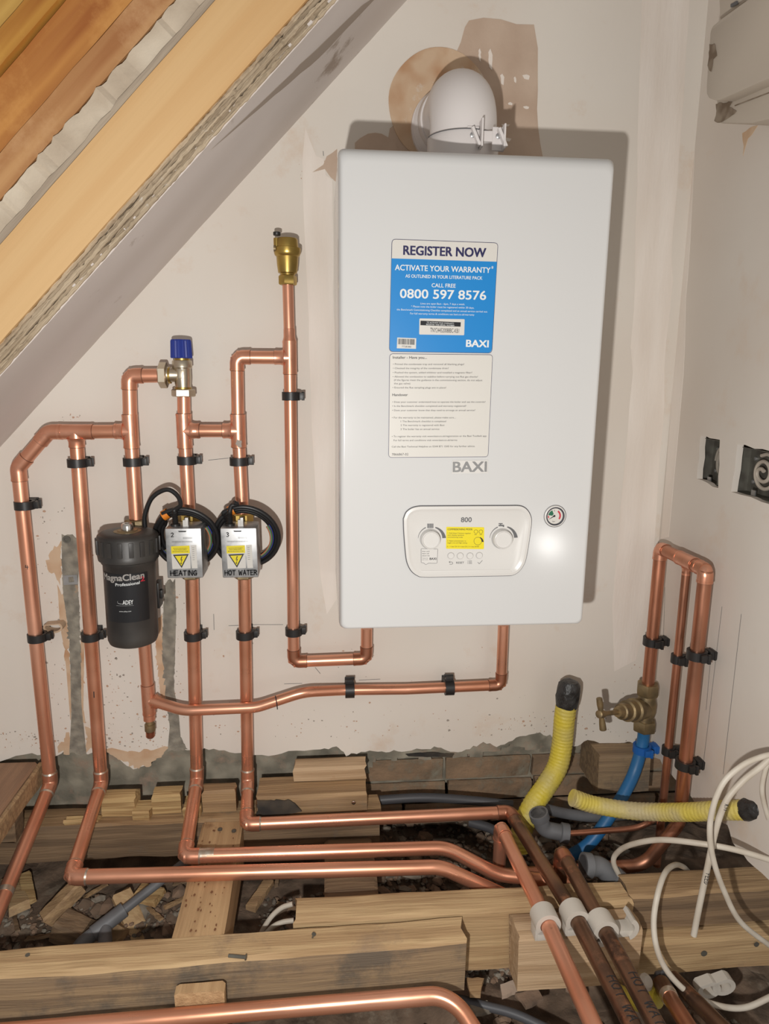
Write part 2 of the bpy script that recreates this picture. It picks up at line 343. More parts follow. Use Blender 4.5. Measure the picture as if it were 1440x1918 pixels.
STROKES = {
 'H': [[(0, 0), (0, 1)], [(.6, 0), (.62, 1)], [(0, .5), (.6, .52)]], 'E': [[(.55, 1), (0, 1), (0, 0), (.55, .02)], [(0, .52), (.45, .54)]],
 'A': [[(0, 0), (.32, 1), (.6, 0)], [(.12, .38), (.5, .38)]], 'T': [[(0, .96), (.65, 1)], [(.33, .98), (.3, 0)]],
 'I': [[(.1, 1), (.12, 0)]], 'N': [[(0, 0), (0, 1), (.55, 0), (.58, 1)]],
 'G': [[(.6, .85), (.4, 1), (.12, .8), (0, .4), (.2, .03), (.55, .08), (.58, .45), (.35, .45)]],
 'O': [[(.3, 1), (.05, .8), (0, .4), (.2, .03), (.5, .1), (.62, .5), (.52, .88), (.3, 1)]],
 'W': [[(0, 1), (.15, 0), (.36, .7), (.55, 0), (.75, 1)]], 'R': [[(0, 0), (0, 1), (.4, .95), (.5, .72), (.3, .5), (0, .5)], [(.22, .5), (.58, 0)]],
 'K': [[(0, 0), (0, 1)], [(.5, 1), (0, .45), (.55, 0)]], 'F': [[(.5, 1), (0, 1), (0, 0)], [(0, .52), (.4, .54)]], 'D': [[(0, 0), (0, 1), (.4, .85), (.55, .5), (.4, .12), (0, 0)]],
 '1': [[(.2, 1), (.18, 0)]], '2': [[(0, .8), (.25, 1), (.5, .8), (.4, .5), (0, .05), (.55, .08)]],
 '3': [[(0, .92), (.3, 1), (.48, .8), (.2, .55), (.5, .35), (.35, .05), (0, .08)]], '4': [[(.1, 1), (0, .45), (.6, .48)], [(.42, .9), (.38, 0)]], ' ': []}
def hand(mb, s, place, h, lw, gap=0.28):
    """felt pen strokes; place maps (along, up) in metres to a world point"""
    x = 0.0
    for ch in s:
        st = STROKES[ch]; wd = max([p[0] for l in st for p in l] + [0.3 if ch == ' ' else 0.12])
        for l in st:
            for a, b in zip(l[:-1], l[1:]):
                a = V((x + a[0] * h, a[1] * h)); b = V((x + b[0] * h, b[1] * h)); d = (b - a)
                if d.length < 1e-6: continue
                d.normalize(); nn = V((-d.y, d.x)) * lw / 2; a2 = a - d * lw * 0.3; b2 = b + d * lw * 0.3
                k = 3; vs = []
                for i in range(k + 1):
                    m_ = a2.lerp(b2, i / k); vs += [place(*(m_ + nn)), place(*(m_ - nn))]
                mb.add(vs, [(2 * i, 2 * i + 1, 2 * i + 3, 2 * i + 2) for i in range(k)])
        x += (wd + gap) * h
    return x
def on_pipe(a, b, r, facing):
    """mapper for writing along a straight pipe a->b on the side facing a direction"""
    a, b = V(a), V(b); t = (b - a).normalized(); f = V(facing); f = (f - t * f.dot(t)).normalized(); up = f.cross(t)
    def place(s, u):
        an = u / r; return a + t * s + (f * math.cos(an) + up * math.sin(an)) * (r + 0.0005)
    return place
def ragged(poly, amp=0.003, step=0.012, seed=1):
    """jagged version of an outline of world points (planar)"""
    rnd = random.Random(seed); out = []
    n = len(poly); c = sum((V(p) for p in poly), V()) / n
    for i in range(n):
        a, b = V(poly[i]), V(poly[(i + 1) % n]); L = (b - a).length; k = max(1, int(L / step))
        for j in range(k):
            p = a.lerp(b, j / k)
            d = (c - p).normalized() * rnd.uniform(-amp, amp); out.append(p + d)
    return out
def patch(name, px, m, parent, y=0.0, t=0.0015, amp=0.003, step=0.012, seed=1, label=None):
    pts = ragged([P(u, v, y=y) for u, v in px], amp, step, seed)
    return obj(name, MB().prism(pts, (0, -t, 0)), m, parent, smooth=0, label=label)
def timber(name, lo, hi, m, parent=None, label=None, cat='timber', group=None, axis=0, cham=0.004, jit=0.0025, seed=0, n=None, skew=(0, 0), ends=0.004, m2=None):
    """sawn timber with worn arrises and slightly wavy faces; skew shifts the far end across (y or x, z)"""
    rnd = random.Random(seed * 7 + 3); lo = V(lo); hi = V(hi)
    L = (hi - lo)[axis]; n = n or max(3, int(L / 0.04)); o1, o2 = [i for i in range(3) if i != axis]
    a0, a1, b0, b1 = lo[o1], hi[o1], lo[o2], hi[o2]
    sec = [(a0 + cham, b0), (a1 - cham, b0), (a1, b0 + cham), (a1, b1 - cham), (a1 - cham * 1.4, b1), ((a0 + a1) / 2, b1), (a0 + cham * 1.6, b1), (a0, b1 - cham)]
    vs = []; k = len(sec)
    for i in range(n + 1):
        t = i / n
        for j, (a, b) in enumerate(sec):
            q = [0, 0, 0]; q[axis] = lo[axis] + L * t + (rnd.uniform(-ends, ends) if i in (0, n) else 0)
            w = noise.noise(V((t * L * 9 + seed * 5.1, j * 0.9, seed * 1.7))) * jit * 1.6
            q[o1] = a + w + skew[0] * t; q[o2] = b + noise.noise(V((t * L * 11 + seed, j * 1.3 + 7, 3.1))) * jit * 1.2 + skew[1] * t
            vs.append(q)
    fs = [(i * k + j, i * k + (j + 1) % k, (i + 1) * k + (j + 1) % k, (i + 1) * k + j) for i in range(n) for j in range(k)]
    fs += [tuple(range(k))[::-1], tuple(n * k + j for j in range(k))]
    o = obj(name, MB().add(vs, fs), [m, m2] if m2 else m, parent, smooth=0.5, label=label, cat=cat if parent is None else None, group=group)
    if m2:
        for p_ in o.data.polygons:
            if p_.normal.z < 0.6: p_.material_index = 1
    return o
# ================================================================== SETTING
# back wall: plaster coat with a torn lower edge, mortar and bricks behind it
edge = [(-260, 1425), (0, 1424), (60, 1412), (100, 1416), (130, 1404), (165, 1412), (200, 1404), (232, 1430), (255, 1442), (285, 1428), (300, 1412), (318, 1394), (335, 1402), (365, 1406), (400, 1402), (440, 1410), (490, 1416),
        (540, 1408), (600, 1402), (630, 1400), (648, 1414), (668, 1412), (700, 1406), (730, 1408), (760, 1405), (800, 1402), (826, 1399), (850, 1409), (880, 1402), (905, 1391), (930, 1398), (960, 1386), (985, 1376),
        (1005, 1372), (1030, 1378), (1050, 1396), (1075, 1398), (1100, 1388), (1150, 1396), (1175, 1390), (1195, 1392), (1215, 1402), (1224, 1404)]
low = [P(u, v, y=0.0) for u, v in edge]; low[-1].x = XR
rnd = random.Random(4); jag = []
for a, b in zip(low[:-1], low[1:]):
    for t in (0, 0.25, 0.5, 0.75): p = a.lerp(b, t); p.z += rnd.uniform(-0.0035, 0.0035); jag.append(p)
jag.append(low[-1])
outline = [V((p.x, 0, p.z)) for p in jag] + [V((XR, 0, 1.95)), V((jag[0].x, 0, 1.95))]
wall_back = obj('wall_back', MB().prism(outline, (0, 0.012, 0)), wall_m, None, smooth=0, kind='structure')
base = obj('masonry_bed', MB().box((-1.5, 0.085, -0.5), (-0.02, 0.12, 1.9)).box((-0.02, 0.085, -0.055), (XR + 0.7, 0.12, 1.9)).box((-1.5, 0.0125, 0.19), (XR + 0.7, 0.084, 1.9)), mortar_m, wall_back, smooth=0)
obj('void_light_block', MB().box((-0.02, 0.40, -0.5), (XR + 0.7, 0.42, -0.04)).box((-0.02, 0.121, -0.055), (XR + 0.7, 0.42, -0.04)).box((-0.04, 0.121, -0.5), (-0.02, 0.42, -0.04)), brick_m, wall_back, smooth=0)  # added slabs enclosing the void so world light does not leak in
# render coat left of the bricks and band over them
mpx = [(-260, 1380), (200, 1380), (420, 1380), (700, 1385), (980, 1360), (1240, 1360), (1240, 1404), (1200, 1410), (1130, 1410), (1100, 1402), (1060, 1420), (1000, 1404), (960, 1398), (900, 1415), (830, 1420), (760, 1420), (716, 1421), (700, 1428), (690, 1450), (640, 1458), (600, 1470), (590, 1520), (560, 1640), (-200, 1640)]
mp_ = [(p.x, p.z) for p in [P(u, v, y=0.062) for u, v in mpx]]
def inside(x, z, poly):
    r = False; j = len(poly) - 1
    for i in range(len(poly)):
        (xi, zi), (xj, zj) = poly[i], poly[j]
        if (zi > z) != (zj > z) and x < (xj - xi) * (z - zi) / (zj - zi) + xi: r = not r
        j = i
    return r
q = MB(); nx_, nz_ = 300, 70; ids = {}
def gp(i, j):
    if (i, j) not in ids:
        x = -1.3 + 2.3 * i / nx_; z_ = -0.33 + 0.54 * j / nz_
        d = 0.007 * noise.noise(V((x * 9, z_ * 9, 1))) + 0.0045 * noise.noise(V((x * 30, z_ * 30, 4))) + 0.0025 * noise.noise(V((x * 80, z_ * 80, 8)))
        ids[(i, j)] = len(q.v); q.v.append(V((x + 0.003 * noise.noise(V((x * 90, z_ * 90, 3))), 0.064 + d, z_ + 0.003 * noise.noise(V((x * 90, z_ * 90, 13))))))
    return ids[(i, j)]
for j in range(nz_):
    for i in range(nx_):
        if inside(-1.3 + 2.3 * (i + .5) / nx_ + 0.008 * noise.noise(V((i * .4, j * .4, 0))), -0.33 + 0.54 * (j + .5) / nz_ + 0.010 * noise.noise(V((i * .3, j * .3, 5))), mp_): q.f.append((gp(i, j), gp(i + 1, j), gp(i + 1, j + 1), gp(i, j + 1)))
obj('mortar_coat', q, mortar_m, wall_back, smooth=0.6)
z = P(800, 1425, y=0.067).z; k = 0
rnd = random.Random(11)
for row in range(3):
    z1 = z - row * 0.062; x = -0.02 - (0.112 if row % 2 else 0)
    if row == 0: x = 0.085 - 0.225 * 1
    while x < XR + 0.3:
        xa = max(x, -0.06); xb = x + 0.213
        if xb - xa > 0.03:
            d = rnd.uniform(0, 0.004)
            timber('brick', (xa, 0.066 + d, z1 - 0.054 + rnd.uniform(-.001, .001)), (xb, 0.0845, z1 + rnd.uniform(-.002, .001)), brick_m, wall_back, cham=0.004, jit=0.002, seed=k, n=6, ends=0.002); k += 1
        x += 0.222
# torn dark slot above the bricks, drawn as a thin black patch
patch('dark_slot', [(760, 1412), (800, 1408), (850, 1411), (848, 1417), (800, 1417), (764, 1416)], w_char, wall_back, y=0.062, t=0.002, amp=0.0015, seed=3)
# chases filled with cement, bare plaster, filler
patch('cement_chase', [(116, 1003), (126, 1000), (146, 1006), (148, 1060), (146, 1098), (150, 1160), (152, 1230), (152, 1310), (160, 1395), (162, 1412), (130, 1412), (134, 1340), (132, 1240), (126, 1160), (118, 1110), (116, 1050)], chase_m, wall_back, t=0.0012, amp=0.0045, step=0.005, seed=21)
patch('cement_chase', [(310, 1090), (328, 1086), (330, 1150), (328, 1220), (326, 1290), (335, 1340), (338, 1380), (352, 1405), (314, 1408), (318, 1360), (310, 1300), (304, 1220), (306, 1140)], chase_m, wall_back, t=0.0012, amp=0.0045, step=0.005, seed=22)
for n_, px in enumerate([
    [(88, 1060), (98, 1025), (114, 1015), (117, 1075), (112, 1092), (98, 1072)],
    [(108, 1100), (120, 1120), (130, 1200), (134, 1330), (132, 1350), (124, 1250), (112, 1160)],
    [(112, 1398), (128, 1368), (140, 1396), (138, 1412), (112, 1408)],
    [(160, 1360), (170, 1362), (178, 1400), (162, 1408)],
    [(196, 1404), (206, 1400), (240, 1408), (290, 1404), (306, 1398), (316, 1400), (300, 1418), (282, 1432), (256, 1440), (232, 1426)],
    [(288, 1160), (304, 1150), (306, 1230), (312, 1300), (304, 1330), (296, 1260)],
    [(152, 1180), (158, 1200), (156, 1330), (160, 1352), (154, 1352), (150, 1240)]]):
    patch('bare_plaster', px, filler_m, wall_back, t=0.0008, amp=0.006, step=0.005, seed=30 + n_)
patch('bare_plaster', [(878, 40), (905, 36), (1000, 46), (1008, 90), (1006, 170), (1008, 240), (1018, 300), (1015, 380), (960, 380), (800, 330), (720, 285), (732, 240), (780, 200), (840, 160), (852, 110), (862, 75), (870, 50)], peach_m, wall_back, t=0.001, amp=0.004, step=0.03, seed=41)
patch('bare_plaster', [(664, 268), (690, 252), (715, 250), (742, 266), (745, 285), (664, 285)], peach_m, wall_back, t=0.002, amp=0.003, seed=42)
patch('bare_plaster', [(588, 322), (604, 308), (612, 296), (632, 278), (634, 345), (618, 330), (606, 318)], peach_m, wall_back, t=0.001, amp=0.004, seed=43)
patch('white_filler', [(572, 240), (580, 262), (592, 290), (606, 300), (610, 330), (622, 340), (628, 700), (630, 1120), (612, 1150), (600, 1080), (584, 800), (576, 560), (568, 380), (566, 300)], white_fill_m, wall_back, t=0.0008, amp=0.003, step=0.04, seed=44)
patch('white_filler', [(1196, 200), (1208, -160), (1240, -200), (1300, -160), (1276, 240), (1262, 420), (1240, 800), (1215, 1150), (1190, 1240), (1150, 1260), (1146, 1140), (1184, 700)], white_fill_m, wall_back, t=0.0006, amp=0.01, step=0.06, seed=45)
# filler disc round the flue hole
c = P(823, 198, y=0.0); pts = [c + V((math.cos(a) * 0.101 * (1 + 0.015 * math.sin(5 * a)), 0, math.sin(a) * 0.103)) for a in [2 * math.pi * i / 56 for i in range(56)]]
obj('filler_disc', MB().prism(pts, (0, -0.0028, 0)), filler_m, wall_back, smooth=0)
# flecks where the paint has worn through
fl = [MB(), MB()]; r_ = random.Random(8)
for (u0, u1, v0, v1, n_) in ((60, 130, 940, 1400, 90), (150, 210, 1000, 1400, 70), (200, 330, 1200, 1400, 150), (285, 345, 1100, 1400, 120), (0, 250, 1370, 1402, 90), (340, 1200, 1330, 1385, 130), (380, 1000, 1200, 1330, 30), (900, 1100, 1340, 1372, 50), (115, 150, 776, 788, 12), (560, 640, 300, 350, 20), (1150, 1200, 1100, 1390, 30)):
    for k_ in range(n_):
        u, v = r_.uniform(u0, u1), r_.uniform(v0, v1)
        if abs(u - 240) < 60 and v < 1210 and u > 180: continue
        s_ = r_.uniform(0.4, 1.9) * (1 if r_.random() < .85 else 1.7); a_ = r_.uniform(0.3, 1.6); c = P(u, v, y=-0.0004)
        fl[0 if r_.random() < .62 else 1].add([c + V((math.cos(t) * s_ * a_ * r_.uniform(.6, 1.2), 0, math.sin(t) * s_ * r_.uniform(.6, 1.2))) * 0.0011 for t in [i * 1.05 for i in range(6)]], [(5, 4, 3, 2, 1, 0)])
obj('worn_fleck', fl[0], mat('worn pink plaster', (0.50, 0.33, 0.235), 0.9), wall_back, smooth=0, flat=True, kind='stuff'); obj('worn_fleck', fl[1], mat('worn grey plaster', (0.33, 0.29, 0.25), 0.9), wall_back, smooth=0, flat=True, kind='stuff')
# small chips on the patch and pencil marks
for n_, (u, v, w_, h_) in enumerate([(985, 145, 14, 10), (964, 150, 5, 12), (955, 195, 10, 5), (985, 202, 12, 5), (898, 104, 5, 26), (918, 112, 8, 40), (940, 150, 7, 22), (950, 262, 14, 8), (946, 235, 16, 5)]):
    patch('plaster_chip', [(u - w_ / 2, v - h_ / 3), (u, v - h_ / 2), (u + w_ / 2, v - h_ / 5), (u + w_ / 3, v + h_ / 2), (u - w_ / 3, v + h_ / 3)], white_fill_m, wall_back, t=0.0022, amp=0.001, step=0.004, seed=60 + n_)
q = MB()
for a, b in [((390, 862), (428, 858)), ((428, 1172), (480, 1170)), ((480, 1170), (530, 1170)), ((532, 1281), (566, 1280)), ((672, 1274), (712, 1272)), ((590, 1250), (600, 1262)), ((655, 1230), (662, 1240)), ((400, 1150), (401, 1180)), ((262, 1360), (267, 1361)), ((605, 283), (606, 292))]:
    A = P(*a, y=-0.0006); B = P(*b, y=-0.0006); d = (B - A).normalized(); nn = V((-d.z, 0, d.x)) * 0.0005
    q.add([A + nn, A - nn, B - nn, B + nn], [(0, 1, 2, 3)])
obj('pencil_mark', q, ink_grey, wall_back, smooth=0, flat=True)
# steel strap screwed in the left chase
st = MB(); pts = [P(u, v, y=-0.0025) for u, v in [(118, 1078), (144, 1077), (146, 1094), (119, 1096)]]; inn = [P(u, v, y=-0.0025) for u, v in [(128, 1081), (137, 1080), (139, 1090), (129, 1091)]]
st.ring(pts, inn, (0, 0.002, 0)); obj('fixing_plate', st, steel, wall_back, smooth=0)
p0 = P(125, 1010, y=-0.001); obj('wall_plug', MB().lathe(p0, (0, -1, 0), [(0, 0.008), (0.002, 0.008), (0.0021, 0.0045), (0.0005, 0.0045)], 14), metal_dk, wall_back)
# ---- right wall with two openings for cut in boxes
def yz(u, v): p = P(u, v, x=XR); return (p.y, p.z)
import mathutils
rb = [(1222, 1404), (1236, 1424), (1252, 1446), (1290, 1482), (1300, 1502), (1340, 1530), (1362, 1545), (1372, 1580), (1400, 1610), (1440, 1650), (1560, 1800)]
rnd = random.Random(9); lowr = [yz(*p) for p in rb]; lowr[0] = (0.012, jag[-1].z)
lj = []
for a, b in zip(lowr[:-1], lowr[1:]):
    for t in (0, 0.33, 0.66): lj.append((a[0] + (b[0] - a[0]) * t, a[1] + (b[1] - a[1]) * t + rnd.uniform(-0.003, 0.003)))
lj.append(lowr[-1])
outer = lj + [(-1.15, lowr[-1][1]), (-1.15, 1.95), (0.012, 1.95)]
def rag2(px, seed):
    r_ = random.Random(seed); pl = [yz(*p) for p in px]; out = []
    for i in range(len(pl)):
        a, b = pl[i], pl[(i + 1) % len(pl)]
        for t in (0, 0.25, 0.5, 0.75): out.append((a[0] + (b[0] - a[0]) * t + (r_.uniform(-.002, .002) if t else 0), a[1] + (b[1] - a[1]) * t + (r_.uniform(-.002, .002) if t else 0)))
    return out
h1 = rag2([(1312, 816), (1348, 824), (1345, 914), (1305, 897)], 1)
h2 = rag2([(1381, 832), (1446, 846), (1446, 946), (1369, 921)], 2)
loops = [outer, h1, h2]; flat_ = [V((XR, a, b)) for lp in loops for a, b in lp]
tris = mathutils.geometry.tessellate_polygon([[V((a, b, 0)) for a, b in lp] for lp in loops])
TH = 0.0125; q = MB(); nv = len(flat_)
vs = flat_ + [p + V((TH, 0, 0)) for p in flat_]; fs = [tuple(t) for t in tris] + [tuple(i + nv for i in t[::-1]) for t in tris]; k = 0
for lp in loops:
    n = len(lp); fs += [(k + i, k + (i + 1) % n, nv + k + (i + 1) % n, nv + k + i) for i in range(n)]; k += n
q.add(vs, fs); wall_right = obj('wall_right', q, wallr_m, None, smooth=0, kind='structure')
obj('backing_board', MB().box((XR + 0.045, -1.15, 0.13), (XR + 0.06, 0.02, 1.95)), w_dark, wall_right, smooth=0)
def rpatch(name, px, m, t=0.001, amp=0.003, step=0.01, seed=1, par=None):
    pts = ragged([P(u, v, x=XR) for u, v in px], amp, step, seed); return obj(name, MB().prism(pts, (-t, 0, 0)), m, par or wall_right, smooth=0)
rpatch('white_filler', [(1250, 300), (1300, 60), (1312, 60), (1280, 700), (1252, 1010), (1238, 1010), (1262, 700)], white_fill_m, t=0.0006, amp=0.006, step=0.05, seed=2)
rpatch('bare_plaster', [(1391, 250), (1410, 236), (1420, 234), (1400, 262), (1392, 290)], filler_m, t=0.0006, seed=3)
q = MB()
for a, b in [((1352, 1136), (1317, 1430)), ((1388, 1150), (1354, 1450)), ((1245, 1100), (1242, 1200)), ((1330, 1240), (1322, 1330))]:
    A = P(*a, x=XR - 0.0006); B = P(*b, x=XR - 0.0006); d = (B - A).normalized(); nn = V((0, -d.z, d.y)) * 0.0005
    q.add([A + nn, A - nn, B - nn, B + nn], [(0, 1, 2, 3)])
obj('pencil_mark', q, ink_grey, wall_right, smooth=0, flat=True)
# cut in metal boxes with coiled cables
def backbox(px, label, depth=0.04):
    pl = [P(u, v, x=XR + TH) for u, v in px]; ys = [p.y for p in pl]; zs = [p.z for p in pl]
    y0, y1, z0, z1 = min(ys) + 0.002, max(ys) - 0.006, min(zs) + 0.004, max(zs) - 0.003; x0, x1 = XR + TH - 0.002, XR + TH + depth - 0.012; t = 0.0012
    e = empty('back_box', (x1, (y0 + y1) / 2, z0), label, 'metal box')
    q = MB(); q.box((x1 - t, y0, z0), (x1, y1, z1)).box((x0, y0, z0), (x1, y0 + t, z1)).box((x0, y1 - t, z0), (x1, y1, z1)).box((x0, y0, z0), (x1, y1, z0 + t)).box((x0, y0, z1 - t), (x1, y1, z1))
    obj('shell', q, metal_dk, e, smooth=0)
    for dz in (0.25, 0.75): obj('screw', MB().lathe((x1 - t, y1 - 0.02, z0 + (z1 - z0) * dz), (-1, 0, 0), [(0, 0.004), (0.003, 0.004), (0.004, 0.0025)], 12), steel, e)
    obj('lug', MB().box((x0 + 0.004, (y0 + y1) / 2 - 0.006, z0 + t), (x0 + 0.006, (y0 + y1) / 2 + 0.006, z0 + 0.012)), steel, e, smooth=0)
    return y0, y1, z0, z1, x1
b1 = backbox([(1312, 816), (1348, 824), (1345, 914), (1305, 897)], 'small recessed metal box cut into the right wall, nearer the corner')
b2 = backbox([(1381, 832), (1446, 846), (1446, 946), (1369, 921)], 'recessed metal box at the right picture edge, full of curled white cable')
y0, y1, z0, z1, x1 = b1; cy, cz = y0 + 0.030, (z0 + z1) / 2
pts = [V((x1 - 0.009, cy + 0.018 * math.cos(t * .7) * (1 - t / 24), cz + 0.03 * math.sin(t * .7) * (1 - t / 30))) for t in range(16)]
tag(obj('cable_coil', MB().tube(catmull(pts, 4), 0.0035, 8), mat('dusty cable', (0.27, 0.24, 0.20), 0.7)), 'dusty grey cable end curled inside the smaller wall box', 'cable')
y0, y1, z0, z1, x1 = b2; cy, cz = (y0 + y1) / 2 - 0.004, (z0 + z1) / 2
pts = [V((x1 - 0.008 - 0.0004 * t, cy + (0.034 - 0.001 * t) * math.cos(t * .6 + 1), cz + (0.036 - 0.0013 * t) * math.sin(t * .6 + 1))) for t in range(24)]
tag(obj('cable_coil', MB().tube(catmull(pts, 4), 0.0036, 8), mat('grey white cable', (0.42, 0.37, 0.31), 0.6)), 'off-white cable coiled in the right hand wall box', 'cable')
# ---- sloped soffit: plasterboard with torn edge, structural frame behind
W1 = P(0, 838, y=0.0); W2 = P(762, 0, y=0.0)
SD = (W2 - W1).normalized(); ND = V((-SD.z, 0, SD.x)); YD = V((0, 1, 0))
def at_plane_n(u, v):  # depth at which a pixel ray meets the soffit
    d = M3 @ V(((u - 720.0) / F_PX, -(v - 959.0) / F_PX, -1.0)); t = (W1 - CAM).dot(ND) / d.dot(ND); return (CAM + d * t).y
YF = (at_plane_n(310, 355) + at_plane_n(50, 640) + at_plane_n(520, 137)) / 3
def nof(u, v, y): return (P(u, v, y=y) - W1).dot(ND)
n1 = (nof(215, 400, YF) + nof(380, 225, YF)) / 2; n2 = (nof(0, 445, YF) + nof(200, 240, YF) + nof(420, 0, YF)) / 3
n3 = (nof(0, 425, YF + .02) + nof(400, 0, YF + .02)) / 2; n4 = (nof(0, 355, YF + 0.01) + nof(345, 0, YF + 0.01)) / 2
print('SOFFIT', YF, n1, n2, n3, n4, W1, W2)
def slab(name, s0, s1, a, b, y0, y1, m, parent=None, jit=0.0, step=0.03, seed=0, smooth=0.0, jb=None, **kw):
    """board running up the slope; a..b across the slope, y0 the end towards the room"""
    r_ = random.Random(seed); n = max(2, int((s1 - s0) / step)); vs = []; jb = jit if jb is None else jb
    for i in range(n + 1):
        s = s0 + (s1 - s0) * i / n
        A = W1 + SD * s + ND * (a + (noise.noise(V((s * 60, seed, 0))) + 0.5 * noise.noise(V((s * 170, seed, 4)))) * jit * 0.45); B = W1 + SD * s + ND * (b + (noise.noise(V((s * 55, seed + 5.5, 0))) + 0.6 * noise.noise(V((s * 150, seed, 8)))) * jb * 0.7)
        yj = noise.noise(V((s * 90, seed, 9))) * jit
        for p, y in ((A, y0 + yj), (A, y1), (B, y1), (B, y0 + yj)): vs.append(V((p.x, y, p.z)))
    fs = [(i * 4 + j, i * 4 + (j + 1) % 4, i * 4 + 4 + (j + 1) % 4, i * 4 + 4 + j) for i in range(n) for j in range(4)] + [(3, 2, 1, 0), (n * 4, n * 4 + 1, n * 4 + 2, n * 4 + 3)]
    return obj(name, MB().add(vs, fs), m, parent, smooth=smooth or 0.35, **kw)
ceil = slab('ceiling', -0.75, 1.75, 0.0, n1 * 0.35, YF + 0.004, 0.012, ceil_m, jit=0.0012, step=0.02, seed=1, kind='structure')
edge_m = mat('torn board edge', (0.50, 0.40, 0.28), 0.95, var=(0.34, 0.26, 0.175), vscale=30, amount=1.0, bump=1.0, bscale=60, contrast=(0.45, 0.62), third=(0.56, 0.50, 0.42), tscale=40, trange=(0.62, 0.7))
ply_a = mat('ply edge grey', (0.44, 0.35, 0.245), 0.95, var=(0.30, 0.23, 0.155), vscale=40, amount=1.0, bump=0.9, bscale=60)
for i_ in range(5):
    a_ = n1 * (0.05 + i_ * 0.19); slab('edge_layer', -0.75, 1.75, a_, a_ + n1 * 0.185, YF + (0.0, 0.003, -0.001, 0.002, 0.0)[i_] , YF + 0.03, edge_m if i_ % 2 == 0 else ply_a, ceil, jit=0.0040, step=0.005, seed=70 + i_)
obj('torn_paper', MB().prism(ragged([W1 + SD * s + ND * -0.0006 + YD * (y) for s, y in [(0.78, -0.25), (1.05, -0.19), (1.10, -0.16), (0.95, -0.17), (0.88, -0.20), (0.70, -0.27)]], 0.004, 0.02, 5), ND * 0.0004), mat('grey paper', (0.36, 0.30, 0.25), 0.9), ceil, smooth=0)
beam_m = mat('pale timber beam', (0.66, 0.43, 0.205), 0.65, var=(0.57, 0.32, 0.125), vscale=3.5, amount=0.9, stretch=(1.0, 1.0, 1.0), bump=0.15, bscale=20, third=(0.48, 0.34, 0.18), tscale=4.0, trange=(0.62, 0.72))
for nm, args, m_, lab in (
    ('roof_timber', (n1 * 1.0, n2, YF - 0.006, YF + 0.09), beam_m, 'wide pale timber running up the slope above the grey soffit'),):
    tag(slab(nm, -0.75, 1.75, args[0], args[1], args[2], args[3], m_, jit=0.0012, seed=3), lab, 'timber', 'roof timbers at upper left')
cut_m = mat('cut plaster edge', (0.66, 0.57, 0.45), 0.95, var=(0.50, 0.41, 0.31), vscale=16, amount=1.0, bump=1.0, bscale=30)
shade_strip = mat('shaded board edge', (0.45, 0.37, 0.28), 0.9, var=(0.36, 0.29, 0.22), vscale=20, amount=1.0, bump=0.4)  # plasterboard side in shadow, the shade put into this grey colour
pb = slab('plasterboard_strip', -0.75, 1.75, n2 + 0.002, n4, YF + 0.012, YF + 0.10, cut_m, jit=0.007, step=0.009, seed=4, jb=0.005)
tag(pb, 'broken white plasterboard edge lying above the wide pale roof timber', 'plasterboard')
slab('paper_face', -0.75, 1.75, n2 + 0.0005, n2 + (n4 - n2) * 0.28, YF + 0.004, YF + 0.04, shade_strip, pb, jit=0.0045, step=0.02, seed=5)
bounds = [n4 + 0.004, nof(0, 250, YF) if False else 0]
ob = []
for (ua, va), (ub, vb) in (((0, 350), (340, 0)), ((0, 265), (250, 12)), ((0, 125), (118, 0)), ((0, 45), (48, 0))): ob.append((nof(ua, va, YF + .02) + nof(ub, vb, YF + .02)) / 2)
ob.append(ob[-1] + 0.06); ob.append(ob[-1] + 0.08)
om = [((0.56, 0.31, 0.13), (0.36, 0.15, 0.05)), ((0.60, 0.28, 0.07), (0.34, 0.11, 0.022)), ((0.62, 0.33, 0.06), (0.36, 0.13, 0.018)), ((0.66, 0.42, 0.11), (0.46, 0.24, 0.05)), ((0.5, 0.3, 0.08), (0.4, 0.2, 0.05))]
labs = ['brown roof board next to the broken white plasterboard', 'wide orange brown roof board, second out from the plasterboard', 'deep orange roof board, third out from the plasterboard', 'golden roof board in the top left picture corner', 'outermost roof board beyond the golden one']
ob[0] = n4 + 0.003
for i in range(5):
    # colour rotated into the slope frame: grain runs up the slope
    m_ = mat('roof board %d' % i, om[i][0], 0.65, var=om[i][1], vscale=6, amount=1.0, bump=0.3, bscale=8, third=(om[i][0][0] * 1.15, om[i][0][1] * 1.25, om[i][0][2] * 1.5), tscale=5, trange=(0.5, 0.75), stretch=(1, 1, 1))
    b_ = slab('roof_board', -0.75, 1.75, ob[i] + 0.0022, ob[i + 1] - 0.0022, YF + (0.02, 0.028, 0.018, 0.03, 0.02)[i], YF + 0.12, m_, jit=0.0022, seed=10 + i)
    tag(b_, labs[i], 'board', 'roof timbers at upper left')
# rotate the texture of everything along the slope: grain follows the boards
for nm in ('pale timber beam', 'roof board 0', 'roof board 1', 'roof board 2', 'roof board 3', 'roof board 4', 'shaded board edge', 'skimmed soffit', 'ply edge grey', 'torn board edge'):
    for nd in MATS[nm].node_tree.nodes:
        if nd.type == 'MAPPING': nd.vector_type = 'TEXTURE'; nd.inputs['Rotation'].default_value = (0, -math.atan2(SD.z, SD.x), 0); nd.inputs['Scale'].default_value = (3.5, 0.5, 0.16) if nm != 'skimmed soffit' else (2.2, 0.7, 0.5)
